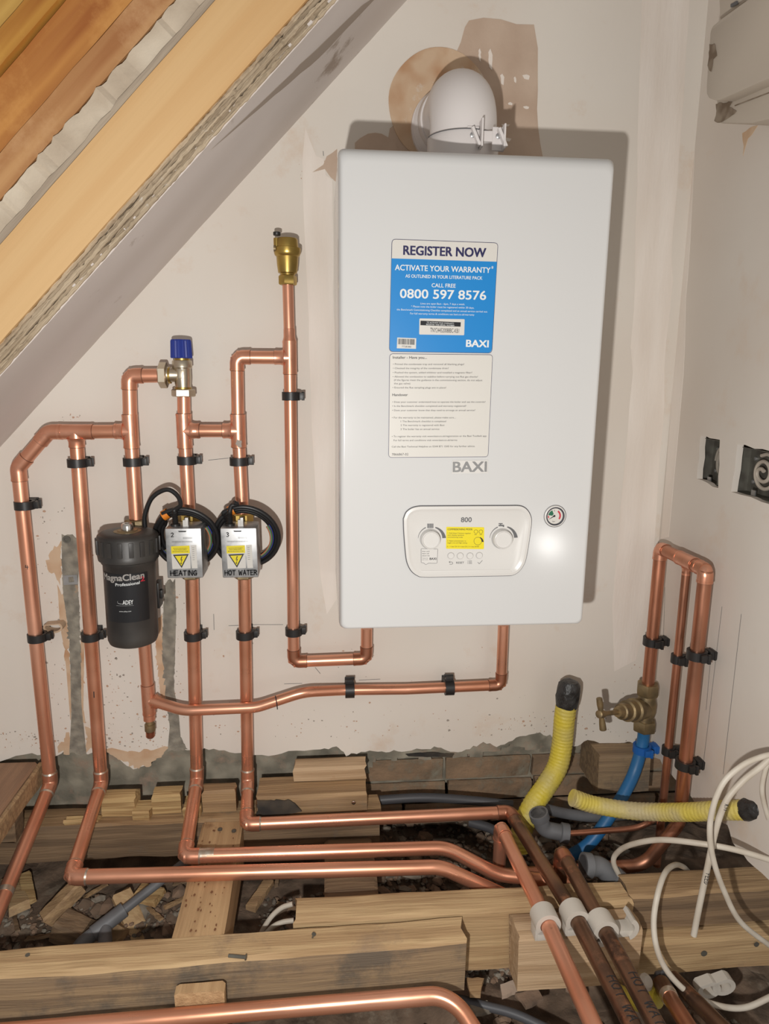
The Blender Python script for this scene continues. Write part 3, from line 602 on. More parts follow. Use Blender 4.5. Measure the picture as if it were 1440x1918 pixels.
# ---- ground of the void
def gz(x, y):
    t = min(1, max(0, (y + 0.36) / 0.2)); t = t * t * (3 - 2 * t)
    return -0.25 + (0.085 if x < 0 else 0.085 - min(1, x / .2) * 0.045) * t + 0.05 * noise.noise(V((x * 4, y * 4, 0))) + 0.02 * noise.noise(V((x * 18, y * 18, 2)))
q = MB(); nx, ny = 90, 60
for j in range(ny + 1):
    for i in range(nx + 1):
        x = -1.35 + 2.75 * i / nx; y = 0.42 - 1.46 * j / ny
        zz = gz(x, y) + 0.008 * noise.noise(V((x * 60, y * 60, 5)))
        q.v.append(V((x, y, zz)))
q.f += [(j * (nx + 1) + i, j * (nx + 1) + i + 1, (j + 1) * (nx + 1) + i + 1, (j + 1) * (nx + 1) + i) for j in range(ny) for i in range(nx)]
floor = obj('floor', q, earth_m, None, smooth=0.5, kind='structure')
# side of the void at the left, masonry under the right wall
obj('wall_left', MB().box((-1.36, -1.1, -0.45), (-1.33, 0.085, 0.02)), mortar_m, None, smooth=0, kind='structure')
# ================================================================== TIMBERS
T = timber
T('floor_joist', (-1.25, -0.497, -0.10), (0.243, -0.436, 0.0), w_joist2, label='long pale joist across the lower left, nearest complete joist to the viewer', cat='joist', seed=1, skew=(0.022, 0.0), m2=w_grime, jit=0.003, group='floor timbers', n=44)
T('floor_joist', (-0.055, -0.408, -0.129), (0.572, -0.347, 0.0), w_joist2, label='joist behind the nearest one, its front face seen under the pipe clips', cat='joist', seed=2, jit=0.003, group='floor timbers')
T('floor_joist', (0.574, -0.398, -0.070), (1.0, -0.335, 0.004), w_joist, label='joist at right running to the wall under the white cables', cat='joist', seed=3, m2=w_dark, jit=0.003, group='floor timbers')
T('floor_joist', (0.576, -0.425, -0.147), (1.0, -0.345, -0.076), w_joist2, label='lower right timber with a nail head, under the upper right joist', cat='joist', seed=4, group='floor timbers')
T('clip_block', (0.338, -0.476, -0.112), (0.562, -0.4135, -0.001), w_new, label='fresh sawn block carrying the white pipe clips', cat='block', seed=5, jit=0.0015, group='floor timbers')
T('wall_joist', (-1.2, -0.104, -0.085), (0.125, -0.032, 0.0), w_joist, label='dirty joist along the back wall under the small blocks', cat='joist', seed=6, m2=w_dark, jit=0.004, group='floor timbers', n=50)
N1_ = T('nogging', (-0.267, -0.434, -0.10), (-0.178, -0.1075, -0.002), w_new_y, label='short fresh timber with brown spots bridging the two joists', cat='nogging', axis=1, seed=7, jit=0.001, ends=0.001, group='floor timbers')
T('nogging', (0.000, -0.344, -0.15), (0.105, -0.115, -0.055), w_dark, label='dark short timber under the copper pipes, right of the white cables', cat='nogging', axis=1, seed=8, ends=0.001, group='floor timbers')
T('nogging', (-0.245, -0.519, -0.16), (-0.165, -0.5005, -0.020), w_new_y, label='stub of fresh timber in front of the nearest joist', cat='nogging', axis=1, seed=9, ends=0.001, jit=0.001, group='floor timbers')
sp_ = MB(); r_ = random.Random(12)
for k_ in range(46):
    x_, y_ = r_.uniform(-0.258, -0.187), r_.uniform(-0.42, -0.12); s_ = r_.uniform(.001, .0032); sp_.add([V((x_ + math.cos(t) * s_ * r_.uniform(.5, 1), y_ + math.sin(t) * s_ * 1.5 * r_.uniform(.6, 1.1), 0.0004)) for t in [i * 1.05 for i in range(6)]], [(0, 1, 2, 3, 4, 5)])
obj('brown_spots', sp_, mat('brown spots', (0.20, 0.09, 0.04), 0.8), N1_, flat=True, smooth=0, kind='stuff')
bl = 'pale split block on the wall joist, '
T('timber_block', (-0.487, -0.080, 0.001), (-0.417, -0.038, 0.046), w_split, label=bl + 'just right of the second copper pipe', cat='block', seed=11, group='blocks on the wall joist', n=5)
T('timber_block', (-0.377, -0.080, 0.001), (-0.319, -0.040, 0.050), w_split, label=bl + 'left of the heating pipe, with a knot', cat='block', seed=12, group='blocks on the wall joist', n=5)
T('timber_block', (-0.270, -0.080, 0.001), (-0.199, -0.040, 0.053), w_joist, label='greyer block on the wall joist between the heating and hot water pipes', cat='block', seed=13, group='blocks on the wall joist', n=5)
T('timber_packer', (-0.56, -0.100, 0.0005), (-0.49, -0.075, 0.010), w_split, label='thin split packer on the wall joist between the first two pipes', cat='packer', seed=14, group='blocks on the wall joist')
T('timber_packer', (-0.415, -0.096, 0.0005), (-0.38, -0.045, 0.022), w_split, label='low splintered packer between the two pale split blocks', cat='packer', seed=15, group='blocks on the wall joist')
T('timber_packer', (-0.312, -0.098, 0.0005), (-0.274, -0.045, 0.028), w_split, label='low splintered packer right of the knotty block', cat='packer', seed=16, group='blocks on the wall joist')
bk = T('timber_block', (-0.150, -0.102, 0.001), (0.093, -0.020, 0.049), w_joist, label='long block with a charred left face and a screw, above the hot water pipe', cat='block', seed=17, group='blocks on the wall joist')
obj('charred_face', MB().prism(ragged([V((x, -0.1045, z)) for x, z in ((-0.149, 0.004), (-0.085, 0.004), (-0.052, 0.012), (-0.06, 0.026), (-0.075, 0.040), (-0.148, 0.043))], 0.002, 0.006, 3), (0, 0.006, 0)), w_char, bk, smooth=0)
obj('screw_head', MB().lathe((0.064, -0.103, 0.028), (0, -1, 0), [(0, 0.0045), (0.0025, 0.0045), (0.0032, 0.003)], 14), chrome, bk)
T('timber_block', (-0.070, -0.055, 0.051), (0.094, -0.004, 0.084), w_new, label='reddish offcut lying on top of the charred block against the mortar', cat='block', seed=18, group='blocks on the wall joist', jit=0.002)
T('timber_block', (0.645, -0.060, -0.010), (0.768, 0.062, 0.088), w_grime, label='square block fixed to the brickwork behind the blue pipe', cat='block', seed=19, n=6, group='floor timbers')
T('floorboard', (-1.25, -0.62, 0.082), (-0.640, -0.012, 0.102), w_board, label='dusty brown floorboard at the left picture edge', cat='floorboard', axis=1, seed=20, jit=0.0015, group='floor timbers')
T('timber_post', (-0.70, -0.150, 0.0), (-0.640, -0.100, 0.078), w_dark, label='short grey post under the left floorboard', cat='post', axis=2, seed=21, n=4, group='floor timbers')
T('timber_batten', (-0.640, -0.60, 0.055), (-0.628, -0.012, 0.102), w_joist, label='batten along the floorboard edge at the left', cat='batten', axis=1, seed=22, group='floor timbers')
# loose offcuts lying in the void
def offcut(name, a, b, w, h, m, label, seed):
    a, b = V(a), V(b); t = (b - a).normalized(); sd = t.cross(V((0, 0, 1))).normalized(); up = sd.cross(t)
    r_ = random.Random(seed); n = 6; vs = []; sec = [(-1, -1), (1, -1), (1, .7), (.85, 1), (-.8, 1), (-1, .8)]
    for i in range(n + 1):
        for x, z_ in sec: vs.append(a.lerp(b, i / n) + sd * (w / 2 * x + r_.uniform(-.001, .001)) + up * (h / 2 * z_ + r_.uniform(-.001, .001)) + t * (r_.uniform(-.004, .004) if i in (0, n) else 0))
    k = 6; fs = [(i * k + j, i * k + (j + 1) % k, i * k + k + (j + 1) % k, i * k + k + j) for i in range(n) for j in range(k)] + [tuple(range(k))[::-1], tuple(n * k + j for j in range(k))]
    return obj(name, MB().add(vs, fs), m, None, smooth=0.5, label=label, cat='offcut', group='offcuts in the void')
def G(u, v, dz=0.015):
    p = P(u, v, z=-0.22)
    for _ in range(4): p = P(u, v, z=gz(p.x, p.y) + dz)
    return p
offcut('timber_offcut', G(85, 1722, .03), G(150, 1655, .06), 0.030, 0.03, w_joist, 'long offcut leaning in the void, lower left', 1)
offcut('timber_offcut', G(226, 1672, .04), G(268, 1765, .02), 0.040, 0.014, w_joist2, 'flat slat lying across under the grey waste pipe', 2)
offcut('timber_offcut', G(112, 1730, .03), G(160, 1752, .03), 0.05, 0.045, w_dark, 'chunky octagonal offcut beside the grey waste tee', 3)
offcut('timber_offcut', G(214, 1746, .02), G(236, 1752, .02), 0.03, 0.03, w_joist, 'small square offcut right of the grey waste tee', 4)
offcut('timber_offcut', G(20, 1650, .02), G(36, 1700, .03), 0.04, 0.02, w_joist2, 'pale offcut behind the leftmost pipe end', 5)
offcut('timber_offcut', G(256, 1670, .02), G(300, 1680, .02), 0.045, 0.012, w_split, 'fresh yellow chip of board behind the slat', 6)
offcut('timber_offcut', G(46, 1640, .04), G(56, 1690, .03), 0.025, 0.012, w_split, 'splintered yellow sliver near the leftmost pipe', 7)
offcut('timber_offcut', G(470, 1700, .03), G(505, 1650, .05), 0.022, 0.014, w_joist, 'thin batten in the dark right of the spotted nogging', 8)
for i_, (u, v, m_) in enumerate(((75, 1755, w_dark), (95, 1700, w_joist), (305, 1740, w_dark), (330, 1690, w_joist), (30, 1730, w_dark), (350, 1650, w_dark), (520, 1640, w_dark), (545, 1700, w_dark), (180, 1668, w_joist), (290, 1712, w_joist))):
    a_ = i_ * 1.3; p = G(u, v, .02)
    offcut('wood_splinter', p - V((math.cos(a_), math.sin(a_), .1)) * .03, p + V((math.cos(a_), math.sin(a_), .15)) * .03, 0.008, 0.005, m_, 'thin wood splinter lying on the rubble of the void', 20 + i_)
# rubble
def rock(c, r, rnd, m, mb=None):
    t = (1 + 5 ** .5) / 2
    vs = [(-1, t, 0), (1, t, 0), (-1, -t, 0), (1, -t, 0), (0, -1, t), (0, 1, t), (0, -1, -t), (0, 1, -t), (t, 0, -1), (t, 0, 1), (-t, 0, -1), (-t, 0, 1)]
    fs = [(0, 11, 5), (0, 5, 1), (0, 1, 7), (0, 7, 10), (0, 10, 11), (1, 5, 9), (5, 11, 4), (11, 10, 2), (10, 7, 6), (7, 1, 8), (3, 9, 4), (3, 4, 2), (3, 2, 6), (3, 6, 8), (3, 8, 9), (4, 9, 5), (2, 4, 11), (6, 2, 10), (8, 6, 7), (9, 8, 1)]
    s = (rnd.uniform(.7, 1.3), rnd.uniform(.6, 1.1), rnd.uniform(.35, .75)); a = rnd.uniform(0, 6.3); tl = rnd.uniform(-.5, .5)
    R_ = Matrix.Rotation(a, 3, 'Z') @ Matrix.Rotation(tl, 3, 'X'); out = []
    for q_ in vs:
        d = V(q_).normalized() * r * rnd.uniform(.75, 1.2); out.append(V(c) + R_ @ V((d.x * s[0], d.y * s[1], d.z * s[2])))
    mb = mb or MB(); mb.add(out, fs); return mb
rnd = random.Random(77); cnt = 0; gravel = {0: MB(), 1: MB()}
def free(x, y):  # keep clear of noggings and joists
    return not (-0.285 < x < -0.16 and y < -0.1)
regions = [(-0.70, -0.30, -0.34, -0.13, 46), (-0.14, 0.0, -0.34, -0.13, 14), (0.10, 0.40, -0.33, -0.06, 60), (0.40, 0.74, -0.33, 0.1, 60), (0.0, 0.4, -0.06, 0.2, 30), (0.18, 0.34, -0.62, -0.43, 40), (0.56, 0.78, -0.62, -0.44, 46), (-0.1, 0.2, -0.62, -0.52, 10), (0.33, 0.57, -0.64, -0.44, 26)]
for (x0, x1, y0, y1, n_) in regions:
    for k in range(int(n_ * .9)):
        x = rnd.uniform(x0, x1); y = rnd.uniform(y0, y1); r = rnd.uniform(0.010, 0.024)
        if not free(x, y): continue
        m_ = rnd.choice([rub1, rub1, rub2, earth_m])
        o = obj('rubble_piece', rock((x, y, gz(x, y) + r * 0.3 + (0.02 if x > .1 else 0)), r, rnd, m_), m_, None, smooth=0, label='jagged lump of broken masonry in the void under the pipes', cat='rubble', group='rubble lumps in the void')
    for k in range(n_ * 14):
        x = rnd.uniform(x0, x1); y = rnd.uniform(y0, y1); r = rnd.uniform(0.003, 0.009)
        if free(x, y): rock((x, y, gz(x, y) + r * 0.4 + .003), r, rnd, None, gravel[k % 2])
tag(obj('gravel', gravel[0], rub1, None, smooth=0), 'brown grit and small crumbs of masonry covering the void', 'gravel', kind='stuff')
tag(obj('gravel', gravel[1], rub2, None, smooth=0), 'grey grit and plaster crumbs covering the void', 'gravel', kind='stuff')
# nail heads and nails in the joists
def nail(p, d, L, label, r=0.0016, hr=0.0038):
    d = V(d).normalized(); q = MB(); q.tube([V(p), V(p) + d * L], r, 8); q.tube([V(p) + d * L, V(p) + d * (L + 0.0012)], hr, 12)
    tag(obj('nail', q, metal_dk), label, 'nail', 'nails in the timbers')
nail(P(428, 1790, z=0.002), (1, -0.25, 0.06), 0.030, 'bent nail lying on top of the nearest joist', 0.0028, 0.005)
nail(P(585, 1757, z=-0.002), (0.3, -.1, 1), 0.008, 'short nail standing up in the nearest joist')
nail(P(52, 1792, z=-0.002), (0, 0, 1), 0.003, 'flat nail head in the nearest joist at far left')
nail(P(1317, 1784, y=-.424), (0, -1, 0), 0.002, 'nail head in the lower right timber', 0.002, 0.006)
nail(P(1415, 1767, y=-.424), (0, -1, 0), 0.002, 'nail head in the lower right timber near the picture edge', 0.002, 0.005)
for n_, (u, v) in enumerate(((412, 1554), (438, 1557))): tag(obj('screw', MB().lathe(P(u, v, z=-0.001), (0, 0, 1), [(0, 0.005), (0.002, 0.005), (0.0026, 0.003)], 14), metal_dk), ('left', 'right')[n_] + ' hand screw at the back end of the spotted nogging', 'screw', 'nails in the timbers')

# ================================================================== BOILER
YB = -0.34
x0 = (P(632, 272, y=YB).x + P(636, 1181, y=YB).x) / 2; x1 = (P(1157, 290, y=YB).x + P(1094, 1171, y=YB).x) / 2
zt = (P(634, 270, y=YB).z + P(1155, 290, y=YB).z) / 2; zb = (P(640, 1183, y=YB).z + P(1090, 1171, y=YB).z) / 2
print('BOILER', x0, x1, zb, zt)
B = empty('boiler', ((x0 + x1) / 2, YB / 2, zb), 'white wall hung gas boiler with a blue label on its front', 'boiler')
# shell with rounded front edges and a bevelled top
def rrect(x0, x1, z0, z1, y, r, n=5, rt=None):
    rt = rt or r; pts = []
    for cx, cz, a0, rr in ((x1 - rt, z1 - rt, 0, rt), (x0 + rt, z1 - rt, 90, rt), (x0 + r, z0 + r, 180, r), (x1 - r, z0 + r, 270, r)):
        for k in range(n + 1):
            a = math.radians(a0 + 90 * k / n); pts.append(V((cx + rr * math.cos(a), y, cz + rr * math.sin(a))))
    return pts
q = MB(); secs = []
for d, ins, tins in ((0.325, 0.0, 0.0), (0.022, 0.0, 0.0), (0.012, 0.0008, 0.003), (0.005, 0.003, 0.009), (0.0012, 0.005, 0.015), (0.0, 0.0085, 0.022), (0.0, 0.0095, 0.024), (0.0, 0.02, 0.036)):
    secs.append(rrect(x0 + ins, x1 - ins, zb + ins * 0.8, zt - tins, YB + d, 0.010))
n = len(secs[0])
for s_ in secs: q.v += s_
for i in range(len(secs) - 1):
    for j in range(n): q.f.append((i * n + j, i * n + (j + 1) % n, (i + 1) * n + (j + 1) % n, (i + 1) * n + j))
q.f.append(tuple(range(n))); q.f.append(tuple((len(secs) - 1) * n + j for j in range(n))[::-1])
obj('front_cover', q, enamel, B, smooth=0.9)
obj('back_frame', MB().box((x0 + 0.012, YB + 0.3265, zb + 0.012), (x1 - 0.012, -0.004, zt - 0.012)), enamel_p, B, smooth=0, bevel=0.002)
for u, v in ((681, 268), (1105, 284)): p = P(u, v, y=YB + 0.05); obj('case_screw', MB().lathe((p.x, YB + 0.05, zt - 0.0005), (0, 0, 1), [(0, 0.0045), (0.003, 0.0045), (0.005, 0.003)], 12), steel, B)
YL = YB - 0.0004
def bpoly(px, y): return [P(u, v, y=y) for u, v in px]
def rq(tl, tr, br, bl_, rad, y, n=5):
    """rounded quad through four photo corners on plane y"""
    c = [V(P(*k, y=y)) for k in (tl, tr, br, bl_)]; out = []
    for i in range(4):
        p, a, b = c[i], c[i - 1], c[(i + 1) % 4]; da = (a - p).normalized(); db = (b - p).normalized()
        for k in range(n + 1):
            t = k / n; A = p + da * rad; Bq = p + db * rad
            out.append(A * (1 - t) ** 2 + p * 2 * t * (1 - t) + Bq * t ** 2)
    return out
def grow(pts, d):
    c = sum(pts, V()) / len(pts); out = []
    n = len(pts)
    for i in range(n):
        t = (pts[(i + 1) % n] - pts[i - 1]).normalized(); nn = V((t.z, 0, -t.x))
        if nn.dot(pts[i] - c) < 0: nn = -nn
        out.append(pts[i] + nn * d)
    return out
def c6(x, y): return (700 + x / 5.54, 430 + y / 5.54)
def c7(x, y): return (700 + x / 5.54, 650 + y / 5.54)
def c8(x, y): return (730 + x / 4.0, 920 + y / 4.0)
# ---- upper label
L1 = rq(c6(186, 97), c6(1290, 137), c6(1226, 1284), c6(158, 1268), 0.0065, YL)
LB = obj('upper_label', MB().prism(L1, (0, -0.0003, 0)), navy, B, smooth=0, label='label with a blue field and white heading strip')
y1_ = YL - 0.0004
obj('label_paper', MB().prism(grow([V((p.x, y1_, p.z)) for p in L1], -0.0008), (0, -0.0002, 0)), label_w, LB, smooth=0)
y2_ = y1_ - 0.0003
bot = [p for p in [V((p.x, y2_, p.z)) for p in grow(L1, -0.0009)] if p.z < P(*c6(700, 900), y=YL).z]
bl1 = rq(c6(183, 298), c6(1279, 333), c6(1223, 1281), c6(161, 1263), 0.0002, y2_)
pa, pb_ = P(*c6(184, 299), y=y2_), P(*c6(1277, 334), y=y2_)
low_r = rq(c6(186, 299), c6(1276, 333), c6(1222, 1279), c6(162, 1264), 0.0065, y2_)
k6 = 6; fieldpts = [pa] + [pb_] + low_r[2 * k6:3 * k6] + low_r[3 * k6:4 * k6]
obj('blue_field', MB().prism(fieldpts, (0, -0.0001, 0)), label_b, LB, smooth=0)
y3 = y2_ - 0.0003
q = MB(); add_text(q, 'REGISTER NOW', c6(308, 260), c6(1160, 286), 95 / 5.54, y3 + 0.0002, 0.034); obj('lettering', q, navy, LB, flat=True)
q = MB()
for s_, a, b, cap, of in (('ACTIVATE YOUR WARRANTY', (220, 420), (1208, 450), 58, .018), ('*', (1218, 428), (1238, 429), 50, .01), ('AS OUTLINED IN YOUR LITERATURE PACK', (328, 497), (1125, 520), 34, .014), ('CALL FREE', (600, 597), (848, 603), 40, .014),
    ('0800 597 8576', (272, 708), (1162, 729), 94, .02), ('Lines are open 8am - 6pm, 7 days a week.', (485, 776), (945, 784), 19, 0), ('* Please note the boiler must be registered within 30 days,', (387, 806), (1040, 821), 19, 0),
    ('the Benchmark Commissioning Checklist completed and an annual service carried out.', (238, 838), (1180, 861), 19, 0), ('For full warranty terms & conditions see baxi.co.uk/warranty', (377, 879), (1042, 893), 19, 0), ('BAXI', (958, 1215), (1188, 1221), 72, .035)):
    add_text(q, s_, c6(*a), c6(*b), cap / 5.54, y3, of)
obj('lettering', q, print_w, LB, flat=True, label='white lettering')
obj('serial_sticker', MB().prism(rq(c6(473, 922), c6(942, 930), c6(937, 1097), c6(470, 1089), 0.0015, y2_), (0, -0.0003, 0)), label_w, LB, smooth=0)
y4 = y2_ - 0.0005
obj('black_bar', MB().prism(bpoly([c6(485, 945), c6(902, 962), c6(900, 1008), c6(483, 992)], y4 + .0001), (0, -0.00005, 0)), blk_label, LB, smooth=0)
q = MB(); add_text(q, 'TO ACTIVATE YOUR WARRANTY', c6(548, 968), c6(832, 980), 13, y4 - .0002) if False else None
add_text(q, 'TO ACTIVATE YOUR WARRANTY', c6(548, 970), c6(832, 981), 14 / 5.54, y4 - .0002); add_text(q, 'REGISTER THIS SERIAL NUMBER', c6(543, 990), c6(836, 1002), 14 / 5.54, y4 - .0002); obj('lettering', q, print_w, LB, flat=True)
q = MB(); add_text(q, 'TNY244520088BC-KB1', c6(585, 1064), c6(883, 1073), 46 / 5.54, y4, .006); obj('lettering', q, ink, LB, flat=True)
obj('barcode_sticker', MB().prism(bpoly([c6(243, 1120), c6(440, 1128), c6(437, 1238), c6(238, 1232)], y2_), (0, -0.0003, 0)), label_w, LB, smooth=0)
q = MB(); r_ = random.Random(3); x = 252
while x < 424:
    w_ = r_.choice((3, 5, 7)); yy = (x - 252) * 0.035; q.add(bpoly([c6(x, 1132 + yy), c6(x + w_, 1132 + yy), c6(x + w_ - 1, 1190 + yy), c6(x - 1, 1190 + yy)], y4), [(0, 1, 2, 3)]); x += w_ + r_.choice((3, 4, 6))
add_text(q, '7728380', c6(290, 1221), c6(388, 1225), 17 / 5.54, y4); obj('barcode', q, ink, LB, flat=True, smooth=0)
# ---- lower label
L2 = rq(c7(163, 68), c7(1234, 78), c7(1186, 1141), c7(151, 1148), 0.006, YL)
LC = obj('lower_label', MB().prism(L2, (0, -0.0003, 0)), navy, B, smooth=0, label='white checklist label with fine print')
obj('label_paper', MB().prism(grow([V((p.x, y1_, p.z)) for p in L2], -0.0007), (0, -0.0002, 0)), label_w, LC, smooth=0)
q = MB()
for s_, a, b, cap, of in (('Installer - Have you...', (197, 120), (550, 122), 27, .016), ('\u2022 Primed the condensate trap and removed all blanking plugs?', (199, 186), (937, 187), 18, 0), ('\u2022 Checked the integrity of the condensate drain?', (198, 229), (776, 229), 18, 0),
    ('\u2022 Flushed the system, added inhibitor and installed a magnetic filter?', (197, 273), (1020, 274), 18, 0), ('\u2022 Allowed the combustion to stabilise before carrying out flue gas checks?', (196, 316), (1079, 317), 18, 0),
    ('(if the figures meet the guidance in the commissioning section, do not adjust', (209, 351), (1126, 353), 18, 0), ('the gas valve)', (209, 387), (378, 387), 18, 0), ('\u2022 Ensured the flue sampling plugs are in place?', (194, 429), (750, 430), 18, 0), ('Handover', (192, 508), (352, 508), 26, .016),
    ('\u2022 Does your customer understand how to operate the boiler and use the controls?', (193, 579), (1157, 578), 18, 0), ('\u2022 Is the Benchmark checklist completed and warranty registered?', (192, 621), (958, 620), 18, 0), ('\u2022 Does your customer know that they need to arrange an annual service?', (190, 665), (1052, 664), 18, 0),
    ('\u2022 For the warranty to be maintained, please make sure...', (188, 741), (848, 740), 18, 0), ('1 The Benchmark checklist is completed', (279, 780), (749, 779), 18, 0), ('2 The warranty is registered with Baxi', (278, 820), (732, 819), 18, 0), ('3 The boiler has an annual service', (277, 861), (680, 860), 18, 0),
    ('\u2022 To register the warranty visit www.baxi.co.uk/registration or the Baxi Toolbelt app', (187, 936), (1168, 931), 18, 0), ('For full terms and conditions visit www.baxi.co.uk/terms', (205, 977), (864, 974), 18, 0),
    ('Call the Baxi Technical Helpline on 0344 871 1545 for any further advice.', (186, 1043), (1050, 1037), 18, 0), ('7866867-02', (187, 1126), (358, 1124), 24, .006)):
    add_text(q, s_, c7(*a), c7(*b), cap / 5.54, y1_ - 0.0003, of)
obj('lettering', q, ink, LC, flat=True)
# ---- badge
G_ = obj('badge', MB().prism(bpoly([c7(814, 1176), c7(1185, 1173), c7(1178, 1308), c7(806, 1313)], YL), (0, -0.0012, 0)), enamel_p, B, smooth=0)
q = MB(); add_text(q, 'BAXI', c7(822, 1296), c7(1168, 1292), 106 / 5.54, YL - 0.0014, .03); obj('lettering', q, badge_m, G_, flat=True, label='silver lettering')
# ---- control panel
po = [c8(*k) for k in ((97, 205), (118, 155), (160, 122), (215, 108), (300, 106), (600, 104), (880, 103), (960, 103), (1005, 115), (1040, 148), (1060, 195), (1062, 240), (1055, 300), (1038, 420), (1020, 510), (1000, 560), (965, 605), (925, 628), (880, 635), (700, 638), (450, 643), (255, 645), (205, 635), (160, 602), (132, 555), (117, 500), (107, 400), (99, 290))]
def sm(px, y, n=4):
    pts = [P(u, v, y=y) for u, v in px]; return catmull(pts + [pts[0]], n)[:-1]
PO = sm(po, YL)
CP = obj('control_panel', MB().prism(PO, (0, -0.0008, 0)), groove_m, B, smooth=0, label='recessed rounded control panel with a dark seam')
a_ = grow(PO, -0.0011); b_ = grow(PO, -0.0085); c_ = grow(PO, -0.0120)
q = MB(); n = len(PO)
for i_, (pts, dy) in enumerate(((a_, -0.0005), (grow(PO, -0.0016), -0.0034), (grow(PO, -0.0062), -0.0040), (b_, -0.0030), (c_, -0.0012))): q.v += [V((p.x, YL + dy, p.z)) for p in pts]
for i in range(4):
    for j in range(n): q.f.append((i * n + j, i * n + (j + 1) % n, (i + 1) * n + (j + 1) % n, (i + 1) * n + j))
q.f.append(tuple(4 * n + j for j in range(n)))
obj('panel_surround', q, enamel_p, CP, smooth=0.5)
yc = YL - 0.0014
def disc_px(u, v, rpx, y0_, prof, m, name, par, seg=36, **kw):
    c = P(u, v, y=y0_); r = (P(u + rpx, v, y=y0_) - c).length
    return obj(name, MB().lathe(c, (0, -1, 0), [(d, r * k) for d, k in prof], seg), m, par, **kw), c, r
for u, v in ((303, 358), (840, 355)):
    disc_px(*c8(u, v), 78 / 4, yc, [(0, 1.0), (0.0003, 1.0)], mat('ring grey', (0.36, 0.35, 0.34), 0.5), 'knob_ring', CP)
    disc_px(*c8(u, v), 72 / 4, yc, [(0, 1.0), (0.009, 0.97), (0.011, 0.93), (0.0115, 0.86), (0.0100, 0.80)], enamel_p, 'knob', CP)
    # dial wedge: thin line swelling to a broad band
    cx_, cy_ = u, v - 10
    q = MB(); c = P(*c8(u, v), y=yc - 0.0003); rpx = 88 / 4.0; k_ = (P(c8(u, v)[0] + 1, c8(u, v)[1], y=yc) - P(*c8(u, v), y=yc)).length
    def arc(a0, a1, w0, w1, n=16):
        vs = []
        for i in range(n + 1):
            t = i / n; a = math.radians(a0 + (a1 - a0) * t); w = w0 + (w1 - w0) * t; r = 90 / 4 * k_
            for rr in (r - 0.0 * k_, r + w / 4 * k_): vs.append(c + V((math.cos(a) * rr, 0, math.sin(a) * rr)))
        q.add(vs, [(2 * i, 2 * i + 1, 2 * i + 3, 2 * i + 2) for i in range(n)])
    arc(176, 112, 2, 7); arc(68, 3, 8, 28)
    obj('dial_scale', q, ink_grey, CP, flat=True, smooth=0)
q = MB()
for i_ in range(5):  # radiator symbol
    xx = 281 + i_ * 9.5; q.add(bpoly([c8(xx, 243), c8(xx + 7, 243), c8(xx + 7, 277), c8(xx, 277)], yc - .0003), [(0, 1, 2, 3)])
for r4 in (((815, 240), (845, 240), (845, 247), (815, 247)), ((826, 247), (833, 247), (833, 254), (826, 254)), ((815, 252), (856, 252), (856, 263), (815, 263)), ((846, 260), (856, 260), (856, 268), (846, 268))): q.add(bpoly([c8(*k) for k in r4], yc - .0003), [(0, 1, 2, 3)])
add_text(q, '800', c8(533, 232), c8(612, 231), 36 / 4, yc - .0003, .02); add_text(q, 'RESET', c8(497, 543), c8(556, 542), 14 / 4, yc - .0003, .008)
for yy in (524, 533, 542): q.add(bpoly([c8(590, yy - 2), c8(615, yy - 2), c8(615, yy + 1), c8(590, yy + 1)], yc - .0003), [(0, 1, 2, 3)]); q.add(bpoly([c8(581, yy - 2), c8(585, yy - 2), c8(585, yy + 1), c8(581, yy + 1)], yc - .0003), [(0, 1, 2, 3)])
def stroke(q, pts, w, y):
    for a, b in zip(pts[:-1], pts[1:]):
        A, B_ = P(*c8(*a), y=y), P(*c8(*b), y=y); d = (B_ - A).normalized(); nn = V((-d.z, 0, d.x)) * w / 2; A -= d * w * .3; B_ += d * w * .3
        q.add([A + nn, A - nn, B_ - nn, B_ + nn], [(0, 1, 2, 3)])
stroke(q, [(659, 533), (670, 544), (693, 519)], 0.0007, yc - .0003)
stroke(q, [(452, 524), (444, 531), (452, 538)], 0.0006, yc - .0003); stroke(q, [(444, 531), (465, 531), (471, 536), (471, 543), (464, 548), (448, 549)], 0.0006, yc - .0003)
obj('panel_print', q, ink_grey, CP, flat=True, smooth=0)
for u, v in ((457, 483), (527, 484), (600, 484), (670, 481)):
    disc_px(*c8(u, v), 25.5 / 4, yc, [(0, 1.0), (0.0002, 1.0)], MATS['ring grey'], 'button_ring', CP, 24); disc_px(*c8(u, v), 23.5 / 4, yc, [(0, 1.0), (0.0012, 0.98), (0.0018, 0.9)], enamel_p, 'button', CP, 24)
obj('yellow_sticker', MB().prism(rq(c8(423, 267), c8(707, 270), c8(704, 434), c8(421, 431), 0.002, yc), (0, -0.0003, 0)), yellow_l, CP, smooth=0)
q = MB(); ys = yc - .0005
for s_, a, b, cap, of in (('COMMISSIONING MODE:', (432, 292), (620, 292), 13, .012), ('1. Hold these 2 buttons together', (432, 318), (607, 320), 9, 0), ('until display symbols', (432, 333), (555, 334), 9, 0), ('commissioning mode.', (432, 348), (548, 349), 9, 0), ('2. Adjust potentiometer to', (430, 376), (570, 377), 9, 0), ('toggle Low and High setting.', (430, 391), (580, 392), 9, 0), ('3. 1 = low CH / 0 = max CH / 2 = max DHW', (428, 419), (668, 420), 9, 0)): add_text(q, s_, c8(*a), c8(*b), cap / 4, ys, of)
for cu_, cv_, rr_ in ((645, 303, 14), (682, 304, 14), (659, 374, 29)):
    stroke(q, [(cu_ + rr_ * math.cos(t * math.pi / 12), cv_ + rr_ * math.sin(t * math.pi / 12)) for t in range(25)], 0.0005, ys)
